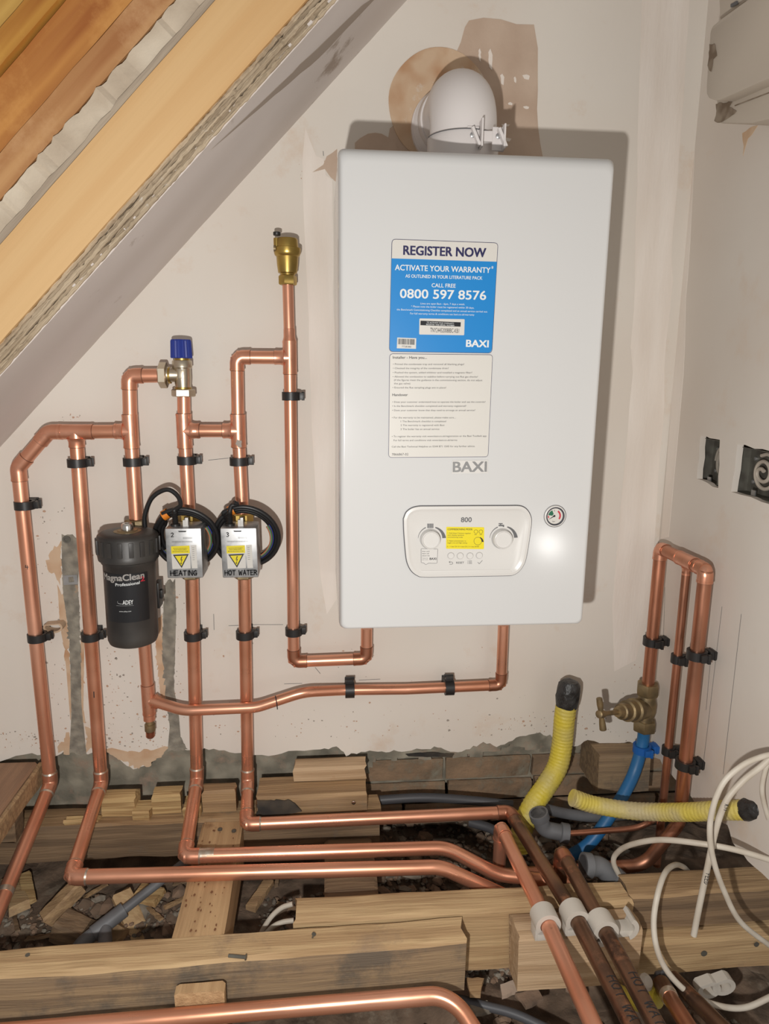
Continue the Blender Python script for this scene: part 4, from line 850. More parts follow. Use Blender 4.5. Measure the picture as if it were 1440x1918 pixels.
stroke(q, [(634, 326), (650, 326)], 0.0006, ys); stroke(q, [(674, 326), (690, 326)], 0.0006, ys)
for a in range(-60, 5, 10):
    t0, t1 = math.radians(a), math.radians(a + 10); w0 = 5 + (a + 60) / 7; q.add(bpoly([c8(659 + 29 * math.cos(t0), 374 + 29 * math.sin(t0)), c8(659 + (29 + w0) * math.cos(t0), 374 + (29 + w0) * math.sin(t0)), c8(659 + (30 + w0) * math.cos(t1), 374 + (30 + w0) * math.sin(t1)), c8(659 + 29 * math.cos(t1), 374 + 29 * math.sin(t1))], ys), [(0, 1, 2, 3)])
obj('sticker_print', q, ink, CP, flat=True, smooth=0)
# speech bubble sticker
bub = [c8(*k) for k in ((236, 430), (357, 432), (360, 436), (355, 536), (350, 541), (290, 540), (270, 552), (252, 538), (238, 537), (234, 532), (233, 434))]
BS = obj('help_sticker', MB().prism(bpoly(bub, yc), (0, -0.0002, 0)), ink_grey, CP, smooth=0)
bp_ = grow(bpoly(bub, yc - .0003), -0.0006); obj('sticker_face', MB().prism(bp_, (0, -0.0001, 0)), enamel_p, BS, smooth=0) if False else obj('sticker_face', MB().prism(bp_, (0, -0.0001, 0)), enamel_p, CP, smooth=0)
q = MB()
for s_, a, b, cap, of in (('Scan and', (242, 455), (296, 455), 8, .01), ('learn all', (242, 471), (292, 471), 8, .01), ('about me', (242, 487), (297, 487), 8, .01), ('Thanks for', (240, 505), (288, 505), 6, 0), ('your work', (240, 516), (286, 516), 6, 0), ('BAXI', (298, 514), (348, 514), 16, .03)): add_text(q, s_, c8(*a), c8(*b), cap / 4, ys, of)
obj('sticker_print', q, ink, CP, flat=True, smooth=0)
# ---- pressure gauge
g0, gc, gr = disc_px(*c8(1237, 187), 83 / 4, YL, [(0, 1.0), (0.0004, 1.0)], groove_m, 'pressure_gauge', B, label='round pressure gauge with green and red zones')
disc_px(*c8(1237, 187), 80 / 4, YL - .0005, [(0, 1.0), (0.002, 0.96), (0.0025, 0.9), (0.0022, 0.80), (0.0006, 0.79)], enamel_p, 'bezel', g0, 40)
disc_px(*c8(1237, 187), 69 / 4, YL - .0006, [(0, 1.0), (0.0023, 1.0), (0.0026, 0.93), (0.0020, 0.86), (0.0008, 0.85)], groove_m, 'inner_rim', g0, 40)
disc_px(*c8(1237, 187), 58 / 4, YL - .0016, [(0, 1.0), (0.0002, 1.0)], label_w, 'dial', g0, 40)
gc = P(*c8(1232, 186), y=YL - .0021); kk = k_ / 4
def wedge(a0, a1, r0, r1, m, nm):
    q = MB(); n = 12; vs = []
    for i in range(n + 1):
        a = math.radians(a0 + (a1 - a0) * i / n)
        for r in (r0, r1): vs.append(gc + V((math.cos(a) * r * kk, 0, math.sin(a) * r * kk)))
    q.add(vs, [(2 * i, 2 * i + 1, 2 * i + 3, 2 * i + 2) for i in range(n)]); obj(nm, q, m, g0, flat=True, smooth=0)
wedge(172, 112, 14, 46, green_l, 'green_zone'); wedge(-32, 55, 38, 50, red_l, 'red_zone'); wedge(200, 178, 40, 48, red_l, 'red_zone')
q = MB(); a = math.radians(212); d = V((math.cos(a), 0, math.sin(a))); nn = V((-d.z, 0, d.x)); c = gc + V((0, -.0003, 0))
q.add([c + nn * 4 * kk, c - nn * 4 * kk, c + d * 46 * kk - nn * kk, c + d * 46 * kk + nn * kk], [(0, 1, 2, 3)]); q.add([c + V((math.cos(t), 0, math.sin(t))) * 8 * kk for t in [i * math.pi / 6 for i in range(12)]], [tuple(range(12))])
add_text(q, 'bar', c8(1218, 231), c8(1238, 231), 10 / 4, YL - .0021); add_text(q, '2', c8(1228, 151), c8(1236, 151), 10 / 4, YL - .0021)
obj('needle', q, ink, g0, flat=True, smooth=0)
# ================================================================== FLUE
YFl = -0.165; fc = P(868, 220, y=YFl); fr_ = 0.5 * (P(930, 190, y=YFl).x - P(806, 190, y=YFl).x); zc = P(845, 214, y=YFl).z
FE = empty('flue_elbow', (fc.x, YFl, zt), 'white flue elbow rising from the boiler and turning back into the wall', 'flue')
ztop = P(862, 107, y=YFl - 0.0).z
bend_c = ztop - fr_ - 0.004
path = [V((fc.x, YFl, zt + 0.024)), V((fc.x, YFl, bend_c)), V((fc.x, -0.052, bend_c))]
obj('elbow_pipe', MB().tube(fillet(path, 0.064, 16), fr_, 44), flue_m, FE)
zj = P(868, 241, y=YFl - fr_ * 1.05).z; hj = zj - zt; q = MB(); q.lathe((fc.x, YFl, zt + 0.0005), (0, 0, 1), [(0, fr_ * 1.07), (hj, fr_ * 1.07), (hj + 0.0015, fr_ * 1.05), (hj + 0.0015, fr_ * 0.9)], 44); obj('flue_socket', q, flue_m, FE)
q = MB(); zz = bend_c; q.lathe((fc.x, -0.003, zz), (0, -1, 0), [(-0.02, 0.074), (0.0, 0.074), (0.006, 0.073), (0.009, 0.068), (0.014, 0.071), (0.021, 0.066), (0.026, 0.069), (0.034, 0.064), (0.040, 0.066), (0.052, 0.062), (0.052, 0.05)], 44); obj('wall_collar', q, flue_m, FE)
q = MB(); bpx = P(880, 233, y=YFl - fr_ * 1.09); q.tube([V((fc.x, YFl, zj)) + V((math.cos(t), math.sin(t), 0.0)) * fr_ * 1.095 for t in [math.radians(190 + 8 * i) for i in range(18)]], 0.0008, 6); obj('clamp_band', q, ink_grey, FE)
bx = (P(875, 250, y=YFl - fr_ * 1.05), P(944, 250, y=YFl - fr_ * 1.05)); q = MB(); yb = YFl - fr_ * 0.98
zo = P(910, 275, y=YFl - fr_).z - 0.006; zh = P(910, 238, y=YFl - fr_).z; zt_b = zt; 
q.box((bx[0].x, yb - 0.004, zo), (bx[0].x + 0.020, yb, zh)); q.box((bx[1].x - 0.020, yb - 0.004, zo), (bx[1].x, yb, zh)); q.box((bx[0].x, yb - 0.003, zo + 0.014), (bx[1].x, yb - 0.0005, zh - 0.006))
q.box((bx[0].x + 0.021, yb - 0.022, zo), (bx[0].x + 0.024, yb, zh + 0.008)); q.box((bx[1].x - 0.003, yb - 0.018, zo), (bx[1].x, yb, zh + 0.002))
obj('clamp_bracket', q, flue_m, FE, bevel=0.0008)
for xx in (bx[0].x + 0.009, bx[1].x - 0.010): obj('screw', MB().lathe((xx, yb - 0.003, (zo + zh) / 2 + .004), (0, -1, 0), [(0, 0.0045), (0.003, 0.0045), (0.004, 0.003)], 12), steel, FE)
for xx in (bx[0].x + 0.014, bx[1].x - 0.004): obj('tie', MB().obox((xx, yb - 0.009, (zo + zh) / 2), (V((.9, 0, .43)).normalized(), V((0, 1, 0)), V((-.43, 0, .9)).normalized()), (0.0025, 0.006, 0.016)), flue_m, FE, bevel=0.001)
# ================================================================== PIPEWORK ON THE BACK WALL
R28, R22, R15 = 0.0138, 0.0108, 0.0076
X, Z = V((1, 0, 0)), V((0, 0, 1)); Yv = V((0, 1, 0)); OUT = V((0, -1, 0))
ZF = 0.018
def w(u, v, y=YP): return P(u, v, y=y)
def f(u, v, z=ZF): return P(u, v, z=z)
# --- return manifold: leftmost pipe, second pipe and the link to the filter
A = empty('return_pipework', w(142, 809), 'copper return pipework at far left: two floor pipes joined over a manifold to the filter', 'pipework', 'copper pipework')
pA = P(95, 1468, y=YP); pB = P(10, 1672, x=pA.x); end = pB + (pB - pA) * 0.5
t1 = w(142, 809); t2 = w(244.5, 808); yy = t1.z
top = [w(91, 809), w(34, 876)]
run(A, [end, pA, V(top[1]), V(top[0]), t1], ['', 'e', 'e', 'e', ''], R28, copper, solder=False, eL=0.026)
for p_, d_ in ((pA, (pB - pA).normalized()), (pA, Z)):
    obj('solder_ring', MB().tube([p_ + d_ * 0.027, p_ + d_ * 0.0305], [R28 * 1.13, R28 * 1.0], 20), solder_m, A)
cp = pA + (pB - pA) * 0.97; obj('solder_ring', MB().tube([cp, cp + (pB - pA).normalized() * 0.010], R28 * 1.05, 20), solder_m, A)
run(A, [t1, t2], ['', ''], R28, copper_h); tee(A, t1, X, -Z, R28); tee(A, t2, Z, -X, R28)
p2 = P(190, 1466, y=YP); q2 = f(133, 1643); e2 = f(733, 1626.5, 0.014); q2.x = P(133, 1643, z=ZF).x
b2a, b2b, b2c = f(826, 1624, 0.012), f(915, 1660, -0.045), f(960, 1690, -0.09)
run(A, [V((t1.x, YP, t1.z)), p2, q2, b2a, V((0.36, -0.312, -0.055)), V((0.46, -0.318, -0.075))], ['', 'e', 'e', 'b', 'b', ''], R28, copper_h, rb=0.09, solder=True)
run(A, [t2, w(241.5, 704), w(301, 703.5)], ['', 'e', ''], R28, copper, eL=0.026)
run(A, [t2, w(255, 972)], ['', ''], R28, copper)
place = on_pipe(pA, top[1], R28, OUT); c_ = w(43, 1064)
def pipe_mark(parent, a, b, r, at, s, h, lw, facing=OUT, along=False, m=ink, nm='pen_mark'):
    a, b = V(a), V(b); t = (b - a).normalized(); fdir = V(facing); fdir = (fdir - t * fdir.dot(t)).normalized(); sd = t.cross(fdir)
    s0 = (V(at) - a).dot(t); q = MB()
    if along: place = lambda x_, u_: a + t * (s0 + x_) + (fdir * math.cos(u_ / r) + (-sd if False else fdir.cross(t)) * math.sin(u_ / r)) * (r + 0.0006)
    else:
        up = t if t.z > 0 else -t; rt = up.cross(fdir); rt = -rt if rt.x < 0 else rt
        place = lambda x_, u_: a + t * s0 + up * u_ + (fdir * math.cos(x_ / r) + rt * math.sin(x_ / r)) * (r + 0.0006)
    hand(q, s, place, h, lw); obj(nm, q, m, parent, flat=True, smooth=0)
pipe_mark(A, pA, top[1], R28, w(46, 1063), '4', 0.009, 0.0012)
pipe_mark(A, p2, t1, R28, w(175, 1301), '1', 0.013, 0.0018)
# --- filter outlet to boiler
Bq = empty('filter_outlet_pipe', w(278, 1308), 'copper pipe from the filter bottom swinging right and up to the boiler', 'pipework', 'copper pipework')
tb = w(278, 1310)
run(Bq, [w(269, 1190), tb, w(280, 1348)], ['', 'b', ''], R22 * 1.18, copper); tee(Bq, tb, (w(280, 1345) - w(272, 1225)).normalized(), (w(330, 1326) - tb).normalized(), R22 * 1.18, L=0.034, Lb=0.024)
zz1 = w(700, 1291)
run(Bq, [tb, w(345, 1331, -.073), w(480, 1325, -.0745), w(568, 1296, -.070), w(640, 1292.5, -.046), w(760, 1291), w(938, 1283), w(942.5, 1170)], ['', 'b', 'b', 'b', 'b', 'b', 'e', ''], R22 * 1.1, copper_h, rb=0.11, mf=copper_mid)
pk = [w(516, 1300, -.073), w(519, 1313, -.073), w(520, 1325, -.073)]
obj('pen_mark', MB().tube([p_ + V((0, -R22 * 1.1 + abs(i - 1) * 0.0035, 0)) for i, p_ in enumerate(pk)], 0.0011, 6), ink, Bq)
DC = empty('drain_cock', w(281, 1350), 'small brass drain cock hanging below the filter tee', 'drain cock')
o_ = w(280.5, 1349); o2 = w(282, 1388); q = MB(); q.lathe(o_, o2 - o_, [(0, 0.0085), (0.008, 0.0085), (0.009, 0.0115), (0.024, 0.0115), (0.026, 0.0095)], 22); obj('body', q, brass_old, DC)
q = MB(); q.lathe(o_, o2 - o_, [(0.024, 0.0085)] + [(0.026 + 0.0022 * i + (0.0011 if j else 0), 0.0096 if j else 0.0078) for i in range(6) for j in (0, 1)] + [(0.041, 0.0075), (0.041, 0.005), (0.036, 0.005)], 22); obj('hose_barb', q, copper_mid, DC)
# --- boiler flow: U piece, riser, air vent, down to the two valves
C_ = empty('flow_pipework', w(550, 1239), 'copper flow pipework rising left of the boiler and branching to the two motor valves', 'pipework', 'copper pipework')
at = w(542.5, 670); eb = w(443.5, 669); tc = w(446, 807); td = w(345, 807)
run(C_, [w(686.5, 1176), w(686, 1234), w(550, 1239.5), V((at.x, YP, at.z))], ['', 'e', 'e', ''], R22 * 1.16, copper, mf=copper_mid)
tee(C_, at, Z, -X, R22 * 1.16, L=0.032)
q = MB(); q.lathe(at + Z * 0.032, Z, [(-0.002, R22 * 1.25), (0.001, R22 * 1.25), (0.008, R22 * 1.08), (0.024, R22 * 1.06), (0.0245, R22)], 24); obj('reducer', q, copper_f, C_)
run(C_, [at + Z * 0.03, w(539, 533)], ['', ''], R22, copper)
run(C_, [at, eb, V((tc.x, YP, tc.z))], ['', 'e', ''], R28 * 0.94, copper, eL=0.026); tee(C_, tc, Z, -X, R28, L=0.033); tee(C_, td, Z, X, R28, L=0.034)
run(C_, [tc, td], ['', ''], R28 * 0.94, copper_h)
run(C_, [td, w(344, 741)], ['', ''], R28 * 0.94, copper); run(C_, [td, w(354, 968)], ['', ''], R28 * 0.97, copper); run(C_, [tc, w(454.5, 968)], ['', ''], R28 * 0.97, copper)
obj('silver_smear', MB().prism(ragged([w(448, 830) + V((dx, -R28 * 1.12 - 0.0004, dz)) for dx, dz in ((-.002, .010), (.006, .006), (.007, -.006), (0, -.008), (-.005, 0))], 0.001, 0.003, 2), (0, 0.0006, 0)), smear_m, C_, smooth=0)
# --- heating pipe
D_ = empty('heating_pipe', w(369, 1467), 'copper pipe under the HEATING valve, turning right along the floor in the middle', 'pipework', 'copper pipework')
p3 = P(369, 1460, y=YP); q3 = f(346, 1604); a3 = f(835, 1589, 0.014); g3 = V((0.372, -0.285, -0.030))
run(D_, [w(359, 1068), p3, q3, f(836, 1588, 0.012), V((0.350, -0.272, -0.036)), V((0.520, -0.303, -0.046))], ['', 'e', 'e', 'b', 'b', ''], R28, copper_h, rb=0.10, solder=True)
obj('solder_smear', MB().tube([q3 + X * 0.032, q3 + X * 0.058], R28 * 1.012, 22), solder_m, D_)
# --- hot water pipe
E_ = empty('hot_water_pipe', w(464, 1470), 'copper pipe under the HOT WATER valve, running right then forward as the brown pipe', 'pipework', 'copper pipework')
p4 = P(464, 1463, y=YP); q4 = f(461, 1544); r4 = f(955, 1521); s4 = P(1075, 1713, z=0.030); u4 = P(1182, 1918, z=0.030)
run(E_, [w(457, 1068), p4, q4, r4], ['', 'e', 'e', ''], R28 * 0.97, copper_h, solder=True)
elbow(E_, q4, r4, s4, R28, m=copper_mid)
dr = (u4 - s4).normalized(); run(E_, [r4, s4, s4 + dr * 0.42], ['', 'b', ''], R28, copper_old, rb=0.3)
# --- pipes towards the viewer
def fwd(lab, pts, stub, m, r, text=None, mf=None, grp='copper pipework', at=None):
    e = empty('floor_pipe', pts[0], lab, 'pipework', grp); P0 = [V(stub)] + [V(p) for p in pts]; d = (P0[-1] - P0[-2]).normalized(); P0[-1] = P0[-1] + d * 0.25
    run(e, P0, [''] + ['e'] + ['b'] * (len(pts) - 2) + [''], r, m, rb=0.4, mf=mf or m)
    return e, P0
FA, PA = fwd('bright copper pipe running forward through the left white clip', [f(938, 1550, .031), f(1018, 1714, .031), f(1107, 1912, .031)], f(934, 1575, .02) * 0 + V((f(938, 1550, .031).x, f(938, 1550, .031).y, -0.09)), copper, R28)
FC_, PC = fwd('brown copper pipe through the third white clip, marked HOT WATER', [f(1052, 1596, .031), f(1128, 1734, .031), f(1224, 1912, .031)], V((f(1052, 1596, .031).x, f(1052, 1596, .031).y, -0.04)), copper_old, R28, mf=copper_mid)
pipe_mark(FC_, PC[2], PC[3], R28, P(1172, 1826, z=0.031 + 0.010), 'HOT WATER', 0.0155, 0.0015, facing=(-.45, -.89, .94), along=True)
pipe_mark(E_, s4, s4 + dr * .42, R28, P(1128, 1832, z=0.031 + 0.010), 'HOT WATER', 0.0155, 0.0015, facing=(-.45, -.89, .94), along=True)
q = MB()
FF = empty('front_pipe', f(800, 1867, -.045), 'copper pipe crossing the bottom of the picture in front of the nearest joist', 'pipework', 'copper pipework')
yf_ = -0.537; a5 = P(240, 1914, y=yf_); b5 = P(560, 1886, y=yf_); c5 = P(846, 1862, y=yf_); d5 = P(935, 1930, z=-0.09)
run(FF, [a5 + (a5 - b5) * 1.6, a5, b5, c5, V((0.245, -0.60, c5.z - 0.03)), V((0.27, -0.72, c5.z - 0.05))], ['', 'b', 'b', 'b', 'b', ''], R28, copper_h, rb=0.075)
# white pipe clips on the block
def white_clip(c, d, lab, broken=False):
    c = V(c); d = V(d).normalized(); sd = d.cross(Z).normalized()
    e = empty('plastic_clip', (c.x, c.y, 0.0), lab, 'pipe clip', 'white pipe clips on the fresh block')
    q = MB(); r0, r1 = R28 * 1.04, R28 + 0.0088; hw = 0.0165
    a0, a1 = (-35, 215) if not broken else (120, 250); n = 22; up = Z
    angs = [math.radians(a0 + (a1 - a0) * i / n) for i in range(n + 1)]
    fs_ = [sd * math.cos(a) + up * math.sin(a) for a in angs]; vs = []
    for k in (-1, 1):
        for r in (r0, r1): vs += [c + fd * r + d * hw * k for fd in fs_]
    m_ = n + 1; F = []
    for i in range(n): F += [(i, i + 1, m_ + i + 1, m_ + i), (2 * m_ + i, 3 * m_ + i, 3 * m_ + i + 1, 2 * m_ + i + 1), (i, 2 * m_ + i, 2 * m_ + i + 1, i + 1), (m_ + i, m_ + i + 1, 3 * m_ + i + 1, 3 * m_ + i)]
    F += [(0, m_, 3 * m_, 2 * m_), (n, 2 * m_ + n, 3 * m_ + n, m_ + n)]
    q.add(vs, F); obj('hoop', q, clip_w, e)
    q = MB(); q.obox(V((c.x, c.y, 0.0065)), (sd, d, Z), (0.017, 0.0135, 0.006)); q.obox(V((c.x, c.y, 0.012)) + sd * 0.018, (sd, d, Z), (0.003, 0.0125, 0.012)); q.obox(V((c.x, c.y, 0.012)) - sd * 0.018, (sd, d, Z), (0.003, 0.0125, 0.012)); obj('saddle', q, clip_w, e, bevel=0.0012)
    return e
dA = (PA[3] - PA[2]).normalized()
white_clip(f(1021, 1722, .031), dA, 'white plastic clip holding the bright copper pipe, left of its row')
white_clip(s4 + dr * 0.002, dr, 'white plastic clip holding the middle brown pipe')
dC = (PC[3] - PC[2]).normalized(); cC = PC[2]
white_clip(cC, dC, 'white plastic clip holding the right brown pipe')
white_clip(f(1166, 1728, .018) + V((0, 0, 0)), dC, 'empty broken white clip, right of its row', broken=True)
# ---- clips on the walls
ROT = V((0.0, -1, 0))
for (u, v, lab, r, m_) in ((46, 946, 'leftmost pipe, upper', R28, black_p), (70, 1193, 'leftmost pipe, lower', R28, black_p), (145, 867, 'second pipe from the left, upper', R28, black_p), (170, 1191, 'second pipe from the left, lower', R28, black_p),
    (249, 865, 'pipe above the magnetic filter', R28, black_p), (350, 862, 'heating pipe, above its valve', R28, black_p), (448, 864, 'hot water pipe, above its valve', R28, black_p), (362, 1190, 'heating pipe, below its valve', R28, black_p),
    (459, 1188, 'hot water pipe, below its valve', R28, black_p), (544.8, 742, 'riser beside the boiler, upper', R22 * 1.16, black_p), (550, 1182, 'riser beside the boiler, lower', R22 * 1.16, black_p)):
    clip(w(u, v), Z, Yv, 0.043, r, 'black clip on the ' + lab, side=-1)
for u, v, lab in ((655, 1292.5, 'left one on the pipe below the boiler'), (841, 1287.5, 'right one on the pipe below the boiler')): clip(w(u, v), X, Yv, 0.043, R22 * 1.1, 'black clip, ' + lab, h=0.009, side=1)
cb = w(92, 1182); e = empty('spare_clip', V((cb.x, -0.001, cb.z)), 'open cream clip base behind the lower black clip of the leftmost pipe', 'pipe clip')
q = MB(); q.ring([cb + V((math.cos(t) * .020, 0.020, math.sin(t) * .013)) for t in [math.radians(150 + 12 * i) for i in range(22)]], [cb + V((math.cos(t) * .016, 0.020, math.sin(t) * .009)) for t in [math.radians(150 + 12 * i) for i in range(22)]], (0, 0.022, 0)); obj('hook', q, clip_beige, e)
# ================================================================== MAGNETIC FILTER
YM = -0.122
ft = P(239, 1000, y=YM); fb = P(250, 1196, y=YM - .0); axf = (ft - fb).normalized()
FM = empty('magnetic_filter', fb, 'dusty black magnetic system filter canister with printed label', 'filter')
rb_ = (P(296, 1150, y=YM).x - P(202, 1150, y=YM).x) / 2; H = (ft - fb).length
k1 = (P(290, 1060, y=YM).x - P(194, 1060, y=YM).x) / 2
hb = H - 0.052
q = MB(); q.lathe(fb - axf * 0.006, axf, [(0.0, rb_ * 0.80), (0.003, rb_ * 0.93), (0.010, rb_ * 0.985), (0.02, rb_), (hb, k1 * 1.0), (hb + 0.004, k1 * 1.06), (hb + 0.010, k1 * 1.06)], 48); obj('canister', q, blk_dusty, FM)
rc = (P(297, 1020, y=YM).x - P(181, 1020, y=YM).x) / 2
cb_ = fb + axf * (hb + 0.002)
q = MB(); q.lathe(cb_, axf, [(0, rc * .90), (0.002, rc * .96), (0.012, rc * .985), (0.014, rc * 0.965), (0.044, rc * .985), (0.050, rc * .955), (0.054, rc * .86), (0.0555, rc * .60), (0.056, rc * .40)], 52); CAP = obj('cap', q, blk_dusty, FM)
u_ = V((1, 0, 0)); u_ = (u_ - axf * u_.dot(axf)).normalized(); w_ = axf.cross(u_)
for i in range(18):
    a = 2 * math.pi * (i + .5) / 18; d = u_ * math.cos(a) + w_ * math.sin(a); t_ = axf.cross(d)
    obj('grip_rib', MB().obox(cb_ + axf * 0.030 + d * rc * 0.965, (t_, d, axf), (0.0042, 0.0035, 0.0145)), blk_dusty, CAP, bevel=0.0008)
tp = cb_ + axf * 0.0555
q = MB(); q.lathe(tp, axf, [(0, 0.026), (0.001, 0.026), (0.0012, 0.020), (0.003, 0.018), (0.003, 0.012)], 30); obj('brass_washer', q, brass_old, FM)
q = MB(); q.lathe(tp, axf, [(0.002, 0.0115), (0.010, 0.0115), (0.014, 0.0105), (0.016, 0.009), (0.016, 0.005), (0.012, 0.005)], 26); obj('bleed_screw', q, chrome, FM)
# wrapped label and print
def cylf(px0, pxc, v, r):  # mapper: dx (px from axis), v -> surface point
    pass
def wrap(a, zz, dr=0.0006):
    h = zz; r = rb_ + (k1 - rb_) * min(1, max(0, (h - 0.02) / (hb - 0.02))) + dr
    return fb - axf * 0.006 + axf * h + (u_ * math.sin(a) - w_ * math.cos(a) if (u_ * 0 - w_).y < 0 else u_ * math.sin(a) + w_ * math.cos(a)) * r
q = MB(); nA = 30; h0, h1 = 0.058, hb - 0.010; vs = []
for i in range(nA + 1):
    a = math.radians(-62 + 118 * i / nA)
    for h in (h0, h1): vs.append(wrap(a, h))
q.add(vs, [(2 * i, 2 * i + 2, 2 * i + 3, 2 * i + 1) for i in range(nA)]); LBL = obj('label', q, blk_label, FM, flat=True, smooth=1)
def wtext(mb, s, a0, a1, h, cap, off=0.0, tilt=0.0):
    vs, fs = text_geo(s); x0 = min(v.x for v in vs); x1 = max(v.x for v in vs); L = (a1 - a0)
    for k_, (dx, dy) in enumerate(((0, 0),) if off < .008 else ((-1, -1), (1, -1), (-1, 1), (1, 1), (0, 0))): mb.add([wrap(math.radians(a0 + L * (v.x + dx * off - x0) / (x1 - x0)), h + (v.y + dy * off * .6) * cap / .7 + tilt * (v.x - x0) / (x1 - x0), 0.0011 + .00002 * k_) for v in vs], fs)
hz = lambda v: ((P(245, v, y=YM - rb_) - (fb - axf * 0.006)).dot(axf))
silver_print = mat('silver print', (0.33, 0.31, 0.29), 0.5)
q = MB(); wtext(q, 'MagnaClean', -52, 46, hz(1089), 0.0125, .03, 0.003); obj('lettering', q, silver_print, LBL, flat=True)
q = MB(); wtext(q, 'Professional', -17, 35, hz(1098), 0.0060, .015, 0.0025)
wtext(q, 'ADEY', -3, 19, hz(1132), 0.0085, .02, 0.0); wtext(q, 'www.adey.com', -12, 14, hz(1146), 0.0026, 0, 0.0)
for s_ in range(1): wtext(q, '_______________', -18, 20, hz(1134), 0.003, 0, 0)
obj('lettering', q, print_w, LBL, flat=True)
q = MB(); wtext(q, '2', 37, 47, hz(1092), 0.0095, .02); obj('lettering', q, red_l, LBL, flat=True)
q = MB()
for k_s in range(12):
    a = math.radians(150 + 13 * k_s); 
    p1 = wrap(math.radians(-6 + 9 * math.cos(a)), hz(1128) + .0035 * math.sin(a), .0011); p2_ = wrap(math.radians(-6 + 9 * math.cos(a + .23)), hz(1128) + .0035 * math.sin(a + .23), .0011)
    q.add([p1, p1 + axf * .0006, p2_ + axf * .0006, p2_], [(0, 1, 2, 3)])
obj('emblem_sweep', q, print_w, LBL, flat=True, smooth=0)
# fittings and bracket behind
q = hexnut(w(254.5, 978), Z, -0.012, 0.006, 0.022); obj('union_nut', q, brass_old, FM)
q = MB(); q.obox(w(254, 985) + V((0, -0.028, -.012)), (X, Yv, Z), (0.016, 0.030, 0.009)); obj('inlet_arm', q, blk_dusty, FM, bevel=0.003)
p_ = w(267, 1180); q = MB(); q.obox(V((p_.x - .004, -0.068, p_.z + 0.03)), (X, Yv, Z), (0.013, 0.024, 0.012)); obj('outlet_arm', q, blk_dusty, FM, bevel=0.003)
p_ = w(297, 1112, -0.075); q = MB(); q.obox(p_, (X, Yv, Z), (0.0045, 0.016, 0.027)); q.obox(p_ + V((0.0065, 0, 0.0)), (X, Yv, Z), (0.003, 0.007, 0.009)); q.obox(p_ + V((-0.012, 0.004, 0)), (X, Yv, Z), (0.008, 0.008, 0.016)); obj('bracket', q, black_p, FM, bevel=0.0015)
# ================================================================== BYPASS VALVE
BV = empty('bypass_valve', w(344, 742), 'nickel plated bypass valve with a ribbed blue knob', 'valve')
o_ = w(342, 702)
q = MB(); zt_ = (w(342, 675) - o_).z; zb_ = (w(343, 728) - o_).z
q.lathe(o_, Z, [(zb_, 0.0150), (zb_ + .006, 0.0155), (-0.010, 0.0165), (zt_ - 0.016, 0.0165), (zt_ - 0.014, 0.0195), (zt_ - 0.002, 0.0195), (zt_, 0.018)], 30); al = (w(313, 703) - o_).length
q.lathe(o_, -X, [(0, 0.0145), (al * .8, 0.0145), (al, 0.0165)], 26); obj('body', q, nickel, BV)
q = MB(); q.box((o_.x - .0055, YP - 0.0178, o_.z - 0.007), (o_.x + .0055, YP - 0.014, o_.z + 0.011)); obj('cast_plate', q, nickel, BV, bevel=0.0006)
ln = (w(314, 703) - w(298, 703)).length; obj('compression_nut', hexnut(w(314, 703), -X, 0, ln, 0.0255, rot=0.0), nickel, BV)
obj('compression_nut', hexnut(w(344, 743), Z, 0.0, 0.015, 0.0235, rot=0.1), nickel, BV)
q = MB(); q.lathe(w(343, 729), Z, [(0, 0.0165), (0.004, 0.0165)], 24); q.lathe(w(341, 679), Z, [(0, 0.0150), (0.008, 0.0150)], 24); q.lathe(w(316, 703), X, [(0, 0.0165), (0.004, 0.0165)], 24); obj('brass_ring', q, brass, BV)
k0 = w(340, 671); hk = (w(339, 636) - k0).z
q = MB(); q.lathe(k0, Z, [(0, 0.0205), (0.002, 0.0212), (hk - .003, 0.0200), (hk, 0.0185)], 44, rib=1, ribd=0.0014); obj('knob', q, blue_knob, BV, smooth=0.3)
# ================================================================== AIR VENT
AV = empty('air_vent', w(539, 533), 'brass automatic air vent on top of the riser', 'air vent')
o_ = w(539, 534); hv = (w(536, 447) - o_).z; s_ = hv / 0.092
q = MB(); q.lathe(o_, Z, [(0.022 * s_, 0.0125), (0.024 * s_, 0.0185), (0.040 * s_, 0.0205), (0.056 * s_, 0.0215), (0.059 * s_, 0.0245), (0.062 * s_, 0.0255), (0.066 * s_, 0.0262), (0.073 * s_, 0.0262), (0.0745 * s_, 0.0215), (0.090 * s_, 0.0208), (0.092 * s_, 0.0195)], 40); obj('body', q, brass, AV)
obj('compression_nut', hexnut(o_, Z, 0.0, 0.018, 0.0180, rot=0.2), brass, AV); obj('collar', MB().lathe(o_, Z, [(0.017, 0.0135), (0.024 * s_, 0.0155)], 26), brass, AV)
cx = w(518.5, 457); q = MB(); q.lathe(V((cx.x, YP - .004, cx.z - 0.012)), Z, [(0, 0.006), (0.006, 0.006), (0.012, 0.0062), (0.022, 0.0062)], 18); obj('spigot', q, brass, AV)
q = MB(); q.lathe(V((w(517, 467).x, YP - .010, w(517, 467).z)), -X, [(0, 0.006), (0.004, 0.006), (0.004, 0.004)], 16); obj('side_screw', q, brass_old, AV)
q = MB(); q.lathe(V((cx.x + .0005, YP - .004, w(519, 442).z)), Z, [(0, 0.0064), (0.001, 0.0072), (0.006, 0.0072), (0.0068, 0.006)], 18); obj('cap', q, black_p, AV)
